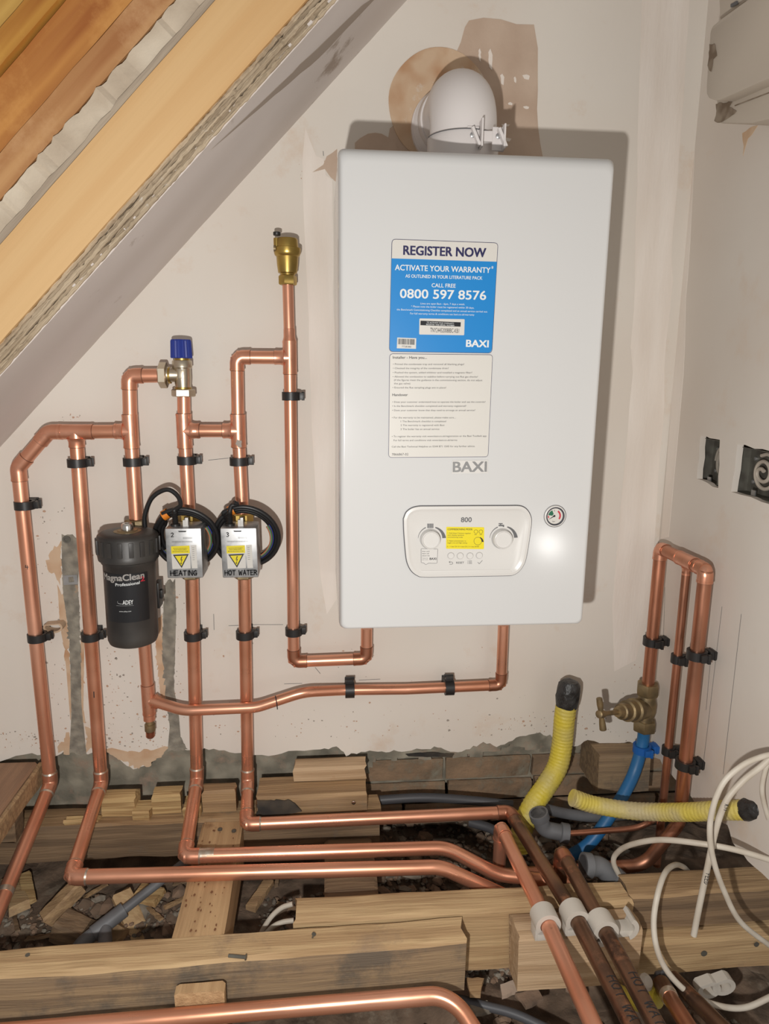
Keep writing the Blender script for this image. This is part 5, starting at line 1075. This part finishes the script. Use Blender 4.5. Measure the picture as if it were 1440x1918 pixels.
# ================================================================== MOTORISED VALVES
def valve(fx, word, num, lab, nutc, below):
    (tl, tr, br, bl_) = fx; yb0, yb1 = -0.138, -0.072
    a = [P(*k, y=yb0) for k in (tl, tr, br, bl_)]; e = empty('motor_valve', (a[0].x, -0.1, a[2].z), lab, 'valve', 'motorised valves')
    xa, xb = (a[0].x + a[3].x) / 2, (a[1].x + a[2].x) / 2; za, zb2 = (a[2].z + a[3].z) / 2, (a[0].z + a[1].z) / 2; tilt = (a[3].x - a[0].x)
    def sk(x, z_): return x + tilt * ((zb2 - z_) / (zb2 - za) - 0.5) + 0
    q = MB(); vs = [(sk(x, z_), y, z_) for z_ in (za, zb2) for x, y in ((xa, yb0), (xb, yb0), (xb, yb1), (xa, yb1))]
    q.add(vs, [(0, 3, 2, 1), (4, 5, 6, 7), (0, 1, 5, 4), (1, 2, 6, 5), (2, 3, 7, 6), (3, 0, 4, 7)])
    BX = obj('actuator_case', q, steel, e, bevel=0.0025)
    cx_ = (xa + xb) / 2; cyx = V((cx_, yb1, 0))
    W_ = xb - xa; Hh = zb2 - za
    y_ = yb0 - 0.0004
    def Q(s, t): z_ = zb2 - t * Hh; return V((sk(xa + s * W_, z_), y_, z_))
    obj('slot', MB().prism([Q(.36, .045), Q(.60, .045), Q(.57, .07), Q(.39, .07)], (0, -.0001, 0)), ink, BX, smooth=0)
    obj('warning_label', MB().prism([Q(.15, .35), Q(.66, .34), Q(.665, .80), Q(.155, .81)], (0, -.0002, 0)), label_w, BX, smooth=0)
    obj('rating_label', MB().prism([Q(.69, .335), Q(.85, .333), Q(.86, .80), Q(.70, .80)], (0, -.0002, 0)), label_w, BX, smooth=0)
    y_ = yb0 - 0.0009
    obj('yellow_band', MB().prism([Q(.15, .35), Q(.66, .34), Q(.662, .49), Q(.152, .50)], (0, -.0001, 0)), yellow_l, BX, smooth=0)
    q = MB(); q.prism([Q(.19, .52), Q(.63, .51), Q(.415, .79)], (0, -.0001, 0)); obj('triangle_border', q, ink, BX, smooth=0)
    y_ = yb0 - 0.0012; q = MB(); q.prism([Q(.245, .545), Q(.575, .537), Q(.413, .745)], (0, -.0001, 0)); obj('triangle_field', q, yellow_l, BX, smooth=0)
    y_ = yb0 - 0.0015; q = MB(); q.add([Q(.425, .555), Q(.455, .555), Q(.42, .61), Q(.45, .61), Q(.405, .70), Q(.415, .64), Q(.385, .64)], [(0, 1, 2, 6), (2, 3, 4, 5)])
    q.add([Q(.385, .68), Q(.405, .72), Q(.43, .685)], [(0, 1, 2)])
    for tx, s0, s1, t_, cp_ in (('ALWAYS DISCONNECT', .21, .60, .40, .018), ('FROM MAINS SUPPLY', .23, .58, .43, .018), ('BEFORE REMOVING COVER', .19, .62, .465, .018)):
        vs_, fs_ = text_geo(tx, 0); x0_ = min(v.x for v in vs_); x1_ = max(v.x for v in vs_)
        q.add([Q(s0 + (s1 - s0) * (v.x - x0_) / (x1_ - x0_), t_ - v.y * cp_ / .7) for v in vs_], fs_)
    obj('print', q, ink, BX, flat=True, smooth=0)
    q = MB()
    for i in range(24):  # stamped marks across the case and fine print
        s = .18 + .58 * i / 24; q.add([Q(s, .245), Q(s + .008, .245), Q(s + .008, .275), Q(s, .275)], [(0, 1, 2, 3)])
        if i > 12: q.add([Q(s, .17), Q(s + .008, .17), Q(s + .008, .205), Q(s, .205)], [(0, 1, 2, 3)])
    for t_ in (.38, .42, .46, .5, .54, .58, .62): q.add([Q(.73, t_), Q(.79, t_ - .001), Q(.79, t_ + .004), Q(.73, t_ + .005)], [(0, 1, 2, 3)])
    obj('embossed_marks', q, ink_grey, BX, flat=True, smooth=0)
    q = MB(); base = Q(.10 if word == 'HEATING' else .07, .94); Lw = W_ * (.76 if word == 'HEATING' else .92)
    q2_ = MB(); tot = hand(q2_, word, lambda a_, b_: V((a_, 0, b_)), 1.0, .1, gap=0.22); sx = Lw / tot; hh = Hh * .095
    hand(q, word, lambda a_, b_: V((base.x + a_ * sx, y_, base.z + b_ * hh)), 1.0, .24, gap=0.22)
    nb = Q(.17, .165); hand(q, num, lambda a_, b_: V((nb.x + a_ * .0085, y_, nb.z + b_ * .0085)), 1.0, .17)
    obj('handwriting', q, ink, BX, flat=True, smooth=0)
    # lever, gland, brass body behind
    pt = V((cx_ + tilt * -.5, 0, zb2))
    q = MB(); q.obox(V((cx_ + .002, yb0 + 0.022, zb2 + 0.006)), (X, Yv, Z), (0.0055, 0.005, 0.007)); q.obox(V((cx_ + .0045, yb0 + 0.018, zb2 + 0.010)), (X, Yv, Z), (0.003, 0.004, 0.008)); obj('lever', q, enamel_p, e, bevel=0.001)
    q = MB(); gx = xa + W_ * .22; o3 = V((gx, yb0 + 0.026, zb2)); q.lathe(o3, Z, [(-.001, .0095), (.004, .0095), (.0042, .0075)] + [(.006 + .003 * i + (.0015 if j else 0), (.0068 if j else .0052) - .0002 * i) for i in range(7) for j in (0, 1)] + [(.028, .0042)], 20); obj('cable_gland', q, black_p, e)
    c = w(*nutc); obj('compression_nut', hexnut(c, Z, -0.011, 0.008, 0.0225, rot=0.0), brass, e)
    bt = V(w(*below)); q = MB(); q.lathe(V((c.x, YP, c.z - 0.010)), V((bt.x - c.x, 0, bt.z - c.z)), [(0, .017), (.02, .019), (.05, .019), (c.z - bt.z - .012, .017)], 24); q.lathe(V(((c.x + bt.x) / 2, YP, (c.z + bt.z) / 2)), OUT, [(0, .016), (.030, .016)], 24); obj('valve_body', q, brass_old, e)
    obj('compression_nut', hexnut(V((bt.x, YP, bt.z)), Z, 0.0, 0.017, 0.0225, rot=0.0), brass_old, e)
    return o3 + Z * 0.028, (xa, xb, za, zb2)
g1, bx1 = valve([(308.5, 990.6), (376.6, 989.3), (380, 1081.5), (313.5, 1084.5)], 'HEATING', '2', 'galvanised motor valve box marked HEATING, left of the pair', (353.5, 968), (358.5, 1082))
g2, bx2 = valve([(412, 990), (481, 989), (483, 1081.5), (417, 1083)], 'HOT WATER', '3', 'galvanised motor valve box marked HOT WATER, right of the pair', (454, 968), (457, 1082))
def coil(cu, cv, rpx, seed, lab, gl, lead, tape_a, turns=3, strands=True):
    r_ = random.Random(seed); e = empty('cable_coil', P(cu, cv, y=-0.09), lab, 'cable', 'coiled valve cables'); r0 = (P(cu + rpx, cv, y=-.095) - P(cu, cv, y=-.095)).length
    c = P(cu, cv, y=-0.098); pts = []; ntot = turns * 24
    for i in range(ntot + 1):
        t = i / 24; a = math.radians(125) - 2 * math.pi * t; rr = r0 * (1.02 - 0.085 * ((i / 24) % 3) + 0.012 * math.sin(a * 3 + seed))
        top_ = math.sin(a); y = -0.0985 - 0.012 * top_ * (1 if top_ > 0 else -3.0) * (1 if top_ > 0 else 1) if False else (-0.106 if False else 0)
        y = c.y + (-0.012 - 0.026) * 0.5 * (1 + top_) + 0.040 + 0.0075 * (((i / 24) % 3) - 1)
        pts.append(V((c.x + math.cos(a) * rr, y, c.z + top_ * rr)))
    obj('cable', MB().tube(catmull(lead + pts, 3) if lead else catmull(pts, 3), 0.0047, 10), black_c, e)
    # orange tape
    a = math.radians(tape_a); rm = r0 * 0.965; y = c.y - 0.038 * 0.5 * (1 + math.sin(a)) + 0.040
    tc_ = V((c.x + math.cos(a) * rm, y, c.z + math.sin(a) * rm)); td_ = V((-math.sin(a), 0, math.cos(a)))
    q = MB(); path = [tc_ + td_ * s for s in (-.006, -.002, .002, .006)]; sdv = V((math.cos(a), 0, math.sin(a)))
    ov = []
    for p_ in path:
        for k in range(12): t = 2 * math.pi * k / 12; ov.append(p_ + sdv * math.cos(t) * 0.0105 + V((0, 1, 0)) * math.sin(t) * 0.0125)
    q.add(ov, [(i * 12 + j, i * 12 + (j + 1) % 12, i * 12 + 12 + (j + 1) % 12, i * 12 + 12 + j) for i in range(3) for j in range(12)]); obj('orange_tape', q, orange_t, e, label='orange tape')
    if strands:
        for kx, (m_, nm) in enumerate(((mat('wire blue', (.02, .07, .35), .4), 'blue'), (mat('wire brown', (.16, .06, .03), .4), 'brown'), (mat('wire green', (.03, .25, .10), .4), 'green'), (mat('wire grey', (.25, .25, .24), .4), 'grey'), (mat('wire orange', (.5, .2, .08), .4), 'orange'))):
            rr = r0 * (0.83 - 0.022 * kx); A0, A1 = (math.radians(-150), math.radians(30))
            obj('wire', MB().tube([V((c.x + math.cos(a_) * rr, c.y + 0.040 - .019 * (1 + math.sin(a_)) - .001 * kx, c.z + math.sin(a_) * rr)) for a_ in [A0 + (A1 - A0) * i / 26 for i in range(27)]], 0.0011, 6), m_, e, label=nm + ' wire')
    return e
# loop of the left cable standing up behind the filter
lead1 = [P(u, v, y=yy_) for u, v, yy_ in ((272, 992, -.075), (271, 965, -.078), (285, 932, -.082), (312, 917, -.086), (332, 928, -.09), (338, 946, -.10))] + [g1 + V((0, 0, .004)), g1]
e1 = coil(344, 1013, 62, 1, 'black cable coiled round the HEATING valve box, with orange tape', g1, None, 122)
obj('cable_loop', MB().tube(catmull(lead1, 8), 0.0047, 10), black_c, e1)
e2 = coil(458, 1011, 63, 2, 'black cable coiled round the HOT WATER valve box, with orange tape', g2, None, 112)
obj('cable_tail', MB().tube(catmull([g2, g2 + V((.004, 0, .012)), P(444, 944, y=-.112), P(437, 941, y=-.116)], 6), 0.0047, 10), black_c, e2)
# ================================================================== RIGHT HAND PIPEWORK
XP = XR - 0.036; XW = V((1, 0, 0))
def r(u, v, x=XP): return P(u, v, x=x)
U_ = empty('mains_pipework', r(1233, 1063), 'copper pipework on the right wall shaped like an upside down U above the stopcock', 'pipework', 'copper pipework')
cA = r(1237, 1028); cB = r(1320, 1066); yL = cA.y; yR_ = r(1308, 1197).y
cA = V((XP, yL, cA.z)); cB = V((XP, yR_, cB.z)); zz_ = (cA.z + cB.z) / 2; cA.z = zz_ + (cA.z - zz_) * .6; cB.z = zz_ + (cB.z - zz_) * .6
nutp = V((XP, yL, r(1217, 1268).z - 0.03))
run(U_, [nutp, cA, cB, V((XP, yR_, 0.055)), V((XP - 0.06, yR_ + 0.012, -0.050)), V((0.50, yR_ + .015, -0.058)), V((0.37, yR_ + 0.02, -0.062))], ['', 'e', 'e', 'b', 'b', 'b', ''], R28 * .97, copper_mid, rb=0.05, mf=copper_f, eL=0.024)
mt = r(1273, 1050); q = MB(); mp = cA.lerp(cB, 0.46)
tee(U_, cA.lerp(cB, 0.62), (cB - cA).normalized(), -Z, R28 * .97, L=0.03, Lb=0.028, rb=R15)
thin = cA.lerp(cB, 0.62); ty = r(1268, 1180).y; thin2 = V((XP + .003, thin.y, 0.10)); run(U_, [thin, V((XP, thin.y, 0.0)), V((XP, thin.y, -0.10))], ['', 'b', ''], R15 * 1.12, copper_mid)
for (c_, lab, rr) in ((V((XP, yL, r(1226, 1205).z)), 'left pipe of the copper U on the right wall', R28), (V((XP, yR_, r(1313, 1232).z)), 'right pipe of the copper U on the right wall, upper', R28), (V((XP, yR_, r(1290, 1438).z)), 'right pipe of the copper U on the right wall, lower', R28),
    (V((XP, thin.y, r(1268, 1233).z)), 'thin middle pipe on the right wall, upper', R15), (V((XP, thin.y, r(1250, 1404).z)), 'thin middle pipe on the right wall, lower', R15)):
    clip(c_, Z, XW, 0.034, rr, 'black clip on the ' + lab, side=-1, h=0.008)
# stopcock
SC = empty('stopcock', V((XP, yL, r(1206, 1368).z)), 'dull brass stopcock with a T handle above the blue pipe', 'stopcock')
zt_ = r(1212, 1278).z; zb_ = r(1206, 1368).z; o_ = V((XP, yL, zb_)); Ht = zt_ - zb_
obj('compression_nut', hexnut(o_, Z, Ht - 0.028, Ht, 0.0255, rot=0.1), brass_old, SC); obj('compression_nut', hexnut(o_, Z, 0.0, 0.026, 0.0265, rot=0.1), brass_old, SC)
q = MB(); q.lathe(o_, Z, [(0.02, 0.021), (0.030, 0.018), (Ht * .40, 0.022), (Ht * .55, 0.0225), (Ht * .70, 0.019), (Ht - .026, 0.018)], 28)
tp_ = P(1130, 1337, y=yL - 0.085); bo = V((XP, yL, zb_ + Ht * 0.46)); sd_ = (tp_ - bo); Ls = sd_.length; sd_.normalize()
q.lathe(bo, sd_, [(0, 0.021), (Ls * .20, 0.0235), (Ls * .24, 0.0265), (Ls * .32, 0.0265), (Ls * .34, .0225), (Ls * .42, .0215), (Ls * .43, .0235), (Ls * .47, .0235), (Ls * .48, .019), (Ls * .54, 0.0175), (Ls * .55, 0.0190), (Ls * .60, .0175), (Ls * .61, .014), (Ls * .69, .011)], 26); obj('body', q, brass_old, SC)
q = MB(); q.lathe(bo, sd_, [(Ls * .68, 0.0055), (Ls * 1.0, 0.0055), (Ls * 1.01, 0.0085), (Ls * 1.10, 0.0085), (Ls * 1.11, .006)], 18); obj('spindle', q, brass_old, SC)
tz = (P(1135, 1366, y=tp_.y) - P(1128, 1308, y=tp_.y)).normalized(); hb_ = (P(1135, 1366, y=tp_.y) - P(1128, 1308, y=tp_.y)).length / 2; tp2 = bo + sd_ * Ls * 1.05
q = MB(); q.tube([tp2 - tz * hb_, tp2 - tz * hb_ * .6, tp2 - tz * .006, tp2 + tz * .006, tp2 + tz * hb_ * .6, tp2 + tz * hb_], [.0064, .0068, .0052, .0052, .0068, .0074], 16); obj('t_handle', q, brass_old, SC)
# blue pipe with its clip
bpts = [V((XP, yL, zb_ + .004)), V((XP, yL, zb_ - 0.035)), r(1196, 1425, XP - .004)] 
bl_pts = [V((XP, yL, zb_ + .004)), V((XP, yL, zb_ - 0.03)), P(1190, 1440, y=yL - .01), P(1172, 1480, y=yL - .03), P(1146, 1522, y=yL - .05), P(1105, 1578, y=yL - .07), P(1060, 1608, y=yL - .06)]
tag(obj('water_pipe', MB().tube(catmull(bl_pts, 8), 0.0138, 22), blue_pipe), 'blue plastic water pipe dropping from the stopcock into the void', 'pipe')
clip(V((XP - .001, yL - .001, r(1203, 1402).z)), Z, XW, 0.034, 0.0145, 'blue clip round the blue water pipe', m=mat('blue clip', (0.015, 0.12, 0.42), .4), side=-1, h=.008, group=None)
# ---- yellow gas sleeves
def wrapped(pts, r0, m, name, lab, seg=22, per=0.0085, amp=0.0005):
    c = catmull(pts, 30); out = [c[0]]; acc = 0; rs = [r0]
    for a, b in zip(c[:-1], c[1:]):
        acc += (b - a).length; out.append(b); rs.append(r0 + amp * math.sin(acc * 2 * math.pi / per))
    return tag(obj(name, MB().tube(out, rs, seg), m), lab, 'pipe', 'yellow wrapped gas pipes')
yg = -0.075
y1p = [P(1063, 1305, y=yg), P(1057, 1345, y=yg), P(1053, 1390, y=yg), P(1044, 1435, y=yg - .01), P(1022, 1473, y=yg - .025), P(995, 1513, y=yg - .045), P(976, 1560, y=yg - .06), P(972, 1590, y=yg - .065)]
r1 = (P(1081, 1350, y=yg).x - P(1041, 1350, y=yg).x) / 2 * .93
wrapped(y1p, r1, yellow_m, 'gas_pipe', 'upright yellow wrapped pipe below the boiler with a black taped end')
q = MB(); dd = (y1p[0] - y1p[1]).normalized(); rw = random.Random(5); cap_ = MB()
prof = [(-0.022, r1 * 1.04), (-0.01, r1 * 1.12), (0.004, r1 * 1.16), (0.018, r1 * 1.13), (0.030, r1 * 1.0), (0.038, r1 * .75), (0.041, r1 * .3)]
cap_.lathe(y1p[0], dd, prof, 20)
for i, v_ in enumerate(cap_.v): cap_.v[i] = v_ + V((noise.noise(v_ * 70), noise.noise(v_ * 70 + V((5, 0, 0))), noise.noise(v_ * 70 + V((0, 9, 0))))) * 0.004
tag(obj('tape_cap', cap_, tape_m), 'crumpled black tape over the upright yellow pipe end', 'tape')
y2p = [P(1072, 1494, y=-.215), P(1111, 1507, y=-.215), P(1178, 1518, y=-.235), P(1235, 1521, y=-.27), P(1289, 1521, y=-.32), P(1345, 1518, y=-.37), P(1396, 1517, y=-.41)]
r2 = 0.0178
wrapped(y2p, r2, yellow_d, 'gas_pipe', 'level yellow wrapped pipe crossing towards the right wall')
a_ = y2p[-1]; b_ = P(1445, 1514, y=-.45); cap_ = MB(); cap_.lathe(a_ - (b_ - a_).normalized() * .003, b_ - a_, [(0, r2 * 1.05), (.008, r2 * 1.14), (.02, r2 * 1.12), (.034, r2 * 1.15), (.044, r2 * 1.05), (.05, r2 * .7)], 20)
for i, v_ in enumerate(cap_.v): cap_.v[i] = v_ + V((noise.noise(v_ * 70), noise.noise(v_ * 70 + V((5, 0, 0))), noise.noise(v_ * 70 + V((0, 9, 0))))) * 0.003
tag(obj('tape_cap', cap_, tape_m), 'black tape wrapped round the right end of the level yellow pipe', 'tape')
# ---- grey plastic fittings
def grey_elbow(pts, r0, lab, m=grey_pvc, name='waste_elbow', cat='pipe fitting', ends=True):
    e = empty(name, pts[0], lab, cat); obj('bend', MB().tube(fillet(pts, r0 * 1.3, 8), r0, 22), m, e)
    for a, b in ((pts[0], pts[1]), (pts[-1], pts[-2])):
        d = (V(b) - V(a)).normalized(); obj('socket', MB().tube([V(a), V(a) + d * 0.016, V(a) + d * 0.018], [r0 * 1.22, r0 * 1.22, r0 * 1.02], 22), m, e)
    return e
yw = -0.165
grey_elbow([P(1008, 1522, y=yw), P(1018, 1553, y=yw), P(1064, 1562, y=yw - .01)], 0.0175, 'grey plastic elbow beside the upright yellow pipe')
ge = P(1066, 1561, y=yw - .01); tag(obj('thin_pipe', MB().tube(catmull([ge, P(1120, 1557, y=yw - .01), P(1185, 1551, y=yw - .01), P(1212, 1542, y=yw - .01), P(1228, 1534, y=yw - .0)], 6), 0.0065, 14), copper_mid), 'thin copper pipe leaving the grey elbow under the level yellow pipe', 'pipe', 'copper pipework')
yw2 = -0.285
grey_elbow([P(1092, 1620, y=yw2 - .02), P(1124, 1623, y=yw2 - .02), P(1158, 1652, y=yw2 - .03)], 0.0195, 'grey plastic elbow behind the joist, right of the brown pipes')
tag(obj('waste_pipe', MB().tube(catmull([P(690, 1500, y=-.03), P(790, 1494, y=-.03), P(880, 1499, y=-.035), P(960, 1508, y=-.05)], 8), 0.0105, 18), grey_dk), 'dark grey plastic pipe along the brickwork, right of the charred block', 'pipe')
tag(obj('waste_pipe', MB().tube(catmull([P(1010, 1512, y=-.10), P(1060, 1524, y=-.09), P(1120, 1530, y=-.09), P(1200, 1522, y=-.08)], 8), 0.012, 18), grey_pvc), 'dusty grey pipe lying behind the level yellow pipe', 'pipe')
WT = empty('waste_tee', G(205, 1728, .03), 'grey plastic waste pipe with a tee in the left of the void', 'pipe')
a_ = G(222, 1712, .035); b_ = G(355, 1608, .09); c1 = G(200, 1730, .03)
obj('pipe', MB().tube([a_, b_ + (b_ - a_) * .2], 0.0095, 18), grey_pvc, WT)
dd = (a_ - b_).normalized(); obj('tee_body', MB().tube([a_ - dd * .012, a_ + dd * 0.055], 0.0155, 20), grey_pvc, WT); mid = a_ + dd * .03
obj('branch', MB().tube([mid, mid + V((0.012, -0.04, -.012)), mid + V((.014, -.05, -.014))], [0.013, .0135, .015], 20), grey_pvc, WT); obj('spigot', MB().tube([mid + V((0.012, -0.045, -.012)), mid + V((0.020, -0.075, -.022))], 0.0095, 18), mat('brown pipe end', (.24, .13, .08), .6), WT)
obj('elbow', MB().tube(fillet([a_ + dd * .045, a_ + dd * .075, a_ + dd * .075 + V((-.03, -.02, -.03))], .02, 6), 0.0135, 20), grey_pvc, WT)
# ---- bottom right group
LR = empty('floor_pipe', P(1262, 1850, z=-.10), 'copper pipe with a soldered coupling in the bottom right corner', 'pipework', 'copper pipework')
a_, b_ = P(1240, 1846, y=-.505), P(1290, 1925, y=-.62); obj('pipe', MB().tube([a_, b_ + (b_ - a_)], 0.0135, 22), copper_mid, LR); d = (b_ - a_).normalized()
obj('coupling', MB().tube([a_ - d * .004, a_ + d * .030], 0.0155, 22), copper_old, LR); obj('solder_ring', MB().tube([a_ + d * .030, a_ + d * .042], [.0156, .0142], 22), solder_m, LR)
a_, b_ = P(1268, 1840, y=-.49), P(1352, 1925, y=-.60); tag(obj('floor_pipe', MB().tube([a_ - (b_ - a_) * .1, b_ + (b_ - a_)], 0.0135, 22), copper_old), 'dark copper pipe beside the soldered coupling, bottom right', 'pipework', 'copper pipework')
grey_elbow([P(1236, 1836, y=-.47), P(1250, 1834, y=-.48), P(1262, 1850, y=-.50)], .0125, 'dark grey fitting on the pipe end at the bottom right', m=grey_dk)
p_ = P(1215, 1862, y=-.50); q = MB(); q.lathe(p_, V((.4, -.6, .3)), [(-.015, .018), (.0, .018), (.004, .021), (.012, .021), (.014, .017), (.02, .017)], 24); tag(obj('sleeve_end', q, yellow_m), 'bright yellow sleeve end between the brown pipes, bottom right', 'pipe')
q = MB(); q.lathe(P(1206, 1840, y=-.50), V((.3, -.5, .6)), [(-.012, .012), (.006, .014), (.012, .009)], 14); tag(obj('nylon_cap', q, clip_w), 'white plastic cap by the yellow sleeve end', 'cap')
p_ = P(1175, 1868, z=-.11); q = MB(); q.lathe(p_, V((.5, -.6, .2)), [(-.03, .015), (.03, .015)], 20); tag(obj('sleeve_end', q, yellow_m), 'short yellow sleeve under the HOT WATER pipes', 'pipe')
yb_ = -.47
for n_, (u, v) in enumerate(((1318, 1838), (1345, 1832))):
    p_ = P(u, v, y=-.455); q = MB(); q.ring([p_ + V((math.cos(t) * .022, 0, math.sin(t) * .018)) for t in [i * .28 + 2.6 for i in range(19)]], [p_ + V((math.cos(t) * .013, 0, math.sin(t) * .010)) for t in [i * .28 + 2.6 for i in range(19)]], (0, -.02, 0))
    tag(obj('loose_clip', q, clip_w, smooth=.6), ('left', 'right')[n_] + ' of two loose white clips under the lower right timber', 'pipe clip')
tag(obj('black_pipe', MB().tube(catmull([P(800, 1856, z=-.16), P(890, 1880, z=-.16), P(960, 1898, z=-.155), P(1020, 1925, z=-.155), P(1090, 1960, z=-.155)], 6), .008, 14), grey_dk), 'black flexible pipe under the front copper pipe bend', 'pipe')
tag(obj('dark_pipe', MB().tube(catmull([P(880, 1540, z=-.09), P(925, 1555, z=-.09), P(960, 1590, z=-.1), P(985, 1640, z=-.11)], 6), .011, 14), grey_dk), 'black plastic pipe in the void behind the copper bends', 'pipe')
# tile shards
for n_, (pl, m_) in enumerate((([(935, 1850), (962, 1842), (968, 1862), (940, 1872)], peach_m), ([(965, 1868), (1005, 1856), (1018, 1878), (985, 1890)], rub1), ([(872, 1836), (905, 1840), (900, 1870), (880, 1868)], w_joist), ([(880, 1888), (912, 1880), (925, 1896), (890, 1905)], rub2), ([(1060, 1858), (1085, 1850), (1090, 1875)], rub1))):
    pts = ragged([P(u, v, z=-.165 + .012 * (n_ % 3)) for u, v in pl], .002, .01, n_); tag(obj('tile_shard', MB().prism(pts, (0, 0, .008)), m_, smooth=0), ('pale plaster shard with a straight edge, right of the nearest joist end', 'large brown shard under the fresh clip block', 'small timber coloured shard against the nearest joist end', 'grey shard beside the black flexible pipe', 'brown three sided shard between the copper pipes')[n_], 'rubble', 'flat shards behind the front pipe bend')
# ---- white cables
def cab(pts, y, lab, r0=0.0042, ys=None, name='cable'):
    P3 = [P(u, v, y=(ys[i] if ys else y)) for i, (u, v) in enumerate(pts)]; o = obj(name, MB().tube(catmull(P3, 8), r0 * 1.13, 12), cable_w); return tag(o, lab, 'cable', 'white cables at the right'), P3
cab([(1450, 1412), (1425, 1418), (1391, 1433), (1356, 1464), (1336, 1509), (1329, 1558), (1336, 1611), (1356, 1669), (1387, 1727), (1445, 1774)], -.52, 'white cable making the largest hanging loop at the right edge', .0041)
_, cb2 = cab([(1446, 1416), (1425, 1436), (1391, 1463), (1360, 1500), (1340, 1555), (1324, 1629), (1310, 1695), (1299, 1752)], -.50, 'white cable hanging straight down to a cut end, with pen writing', .0046)
cab([(1446, 1612), (1378, 1592), (1311, 1580), (1236, 1573), (1182, 1582), (1156, 1597), (1149, 1616), (1164, 1648)], -.43, 'white cable lying level from the right edge to the grey elbow', .0045, ys=[-.50, -.49, -.47, -.42, -.37, -.335, -.325, -.325])
cab([(1288, 1632), (1280, 1624), (1264, 1620), (1246, 1634), (1232, 1673), (1224, 1727), (1231, 1780), (1253, 1824), (1293, 1862), (1347, 1884), (1396, 1887), (1446, 1866)], -.5, 'white cable looping low in front of the lower right timber', .0045, ys=[-.31, -.33, -.38, -.43, -.46, -.48, -.50, -.51, -.52, -.53, -.53, -.53])
cab([(1448, 1416), (1434, 1440), (1427, 1482), (1438, 1530), (1450, 1560)], -.47, 'thin cream cable bending down at the right picture edge', .0036)
cab([(548, 1693), (528, 1700), (510, 1715), (494, 1738), (486, 1756)], -.33, 'white cable coming out of the joist end, upper of two', .0042)
cab([(550, 1724), (530, 1727), (512, 1735), (496, 1750)], -.335, 'white cable coming out of the joist end, lower of two', .0042)
def cable_mark(P3, i, s, h):
    a, b = P3[i], P3[i + 1]; t = (b - a).normalized(); f_ = OUT - t * OUT.dot(t); f_.normalize(); sd = f_.cross(t); q = MB()
    hand(q, s, lambda x_, u_: a + t * (x_ + .004) + (f_ * math.cos((u_ - h / 2) / .0046) + sd * math.sin((u_ - h / 2) / .0046)) * .0058, h, .0009); return q
q = cable_mark(cb2, 3, 'KIT', .0065); q2_ = cable_mark(cb2, 5, 'FEED', .0065); q.add(q2_.v, q2_.f)
o = obj('pen_writing', q, ink, bpy.data.objects[_.name], flat=True, smooth=0)
# ================================================================== CASING AT THE TOP RIGHT
def xpoly(px, x): return [P(u, v, x=x) for u, v in px]
BXc = empty('meter_casing', P(1440, 120, x=XR - .04), 'off-white scuffed casing box high on the right wall', 'box')
xl_ = XR - 0.115
lid = xpoly([(1329, 58), (1334, 48), (1348, 36), (1395, 2), (1470, -52), (1470, 132), (1440, 147), (1347, 188), (1340, 189), (1326, 184), (1322, 176), (1322, 160)], xl_)
obj('lid', MB().prism(lid, (0.055, 0, 0)), box_m, BXc, bevel=0.006)
body = xpoly([(1336, 186), (1440, 140), (1470, 128), (1470, 212), (1440, 222), (1402, 231), (1345, 231), (1337, 229)], xl_ + 0.022)
bb = [V((XR - .088, p.y, p.z)) for p in body]; obj('base', MB().prism(bb, (0.0865, 0, 0)), box_m, BXc, bevel=0.004)
back = xpoly([(1345, -40), (1380, -60), (1500, -60), (1500, 20), (1395, 2), (1348, 36)], XR - .075); obj('back_plate', MB().prism(back, (.073, 0, 0)), box_m, BXc, bevel=.002)
def bpx(px, x, m, nm, seed): obj(nm, MB().prism(ragged(xpoly(px, x), .002, .006, seed), (-.0006, 0, 0)), m, BXc, smooth=0)
bpx([(1329, 84), (1338, 80), (1343, 104), (1336, 112), (1332, 136), (1326, 128)], xl_ - .0003, scuff_m, 'scuff', 1)
bpx([(1340, 194), (1372, 190), (1366, 200), (1380, 208), (1376, 214), (1362, 222), (1344, 230), (1338, 226), (1342, 208)], XR - .0885, scuff_m, 'scuff', 2)
obj('seam', MB().prism(xpoly([(1376, 197), (1442, 172), (1442, 174), (1376, 199)], XR - .0885), (-.0005, 0, 0)), scuff_m, BXc, smooth=0)
obj('catch', MB().prism(xpoly([(1371, 8), (1382, 2), (1382, 8), (1371, 14)], XR - .0765), (-.003, 0, 0)), ink_grey, BXc, smooth=0)
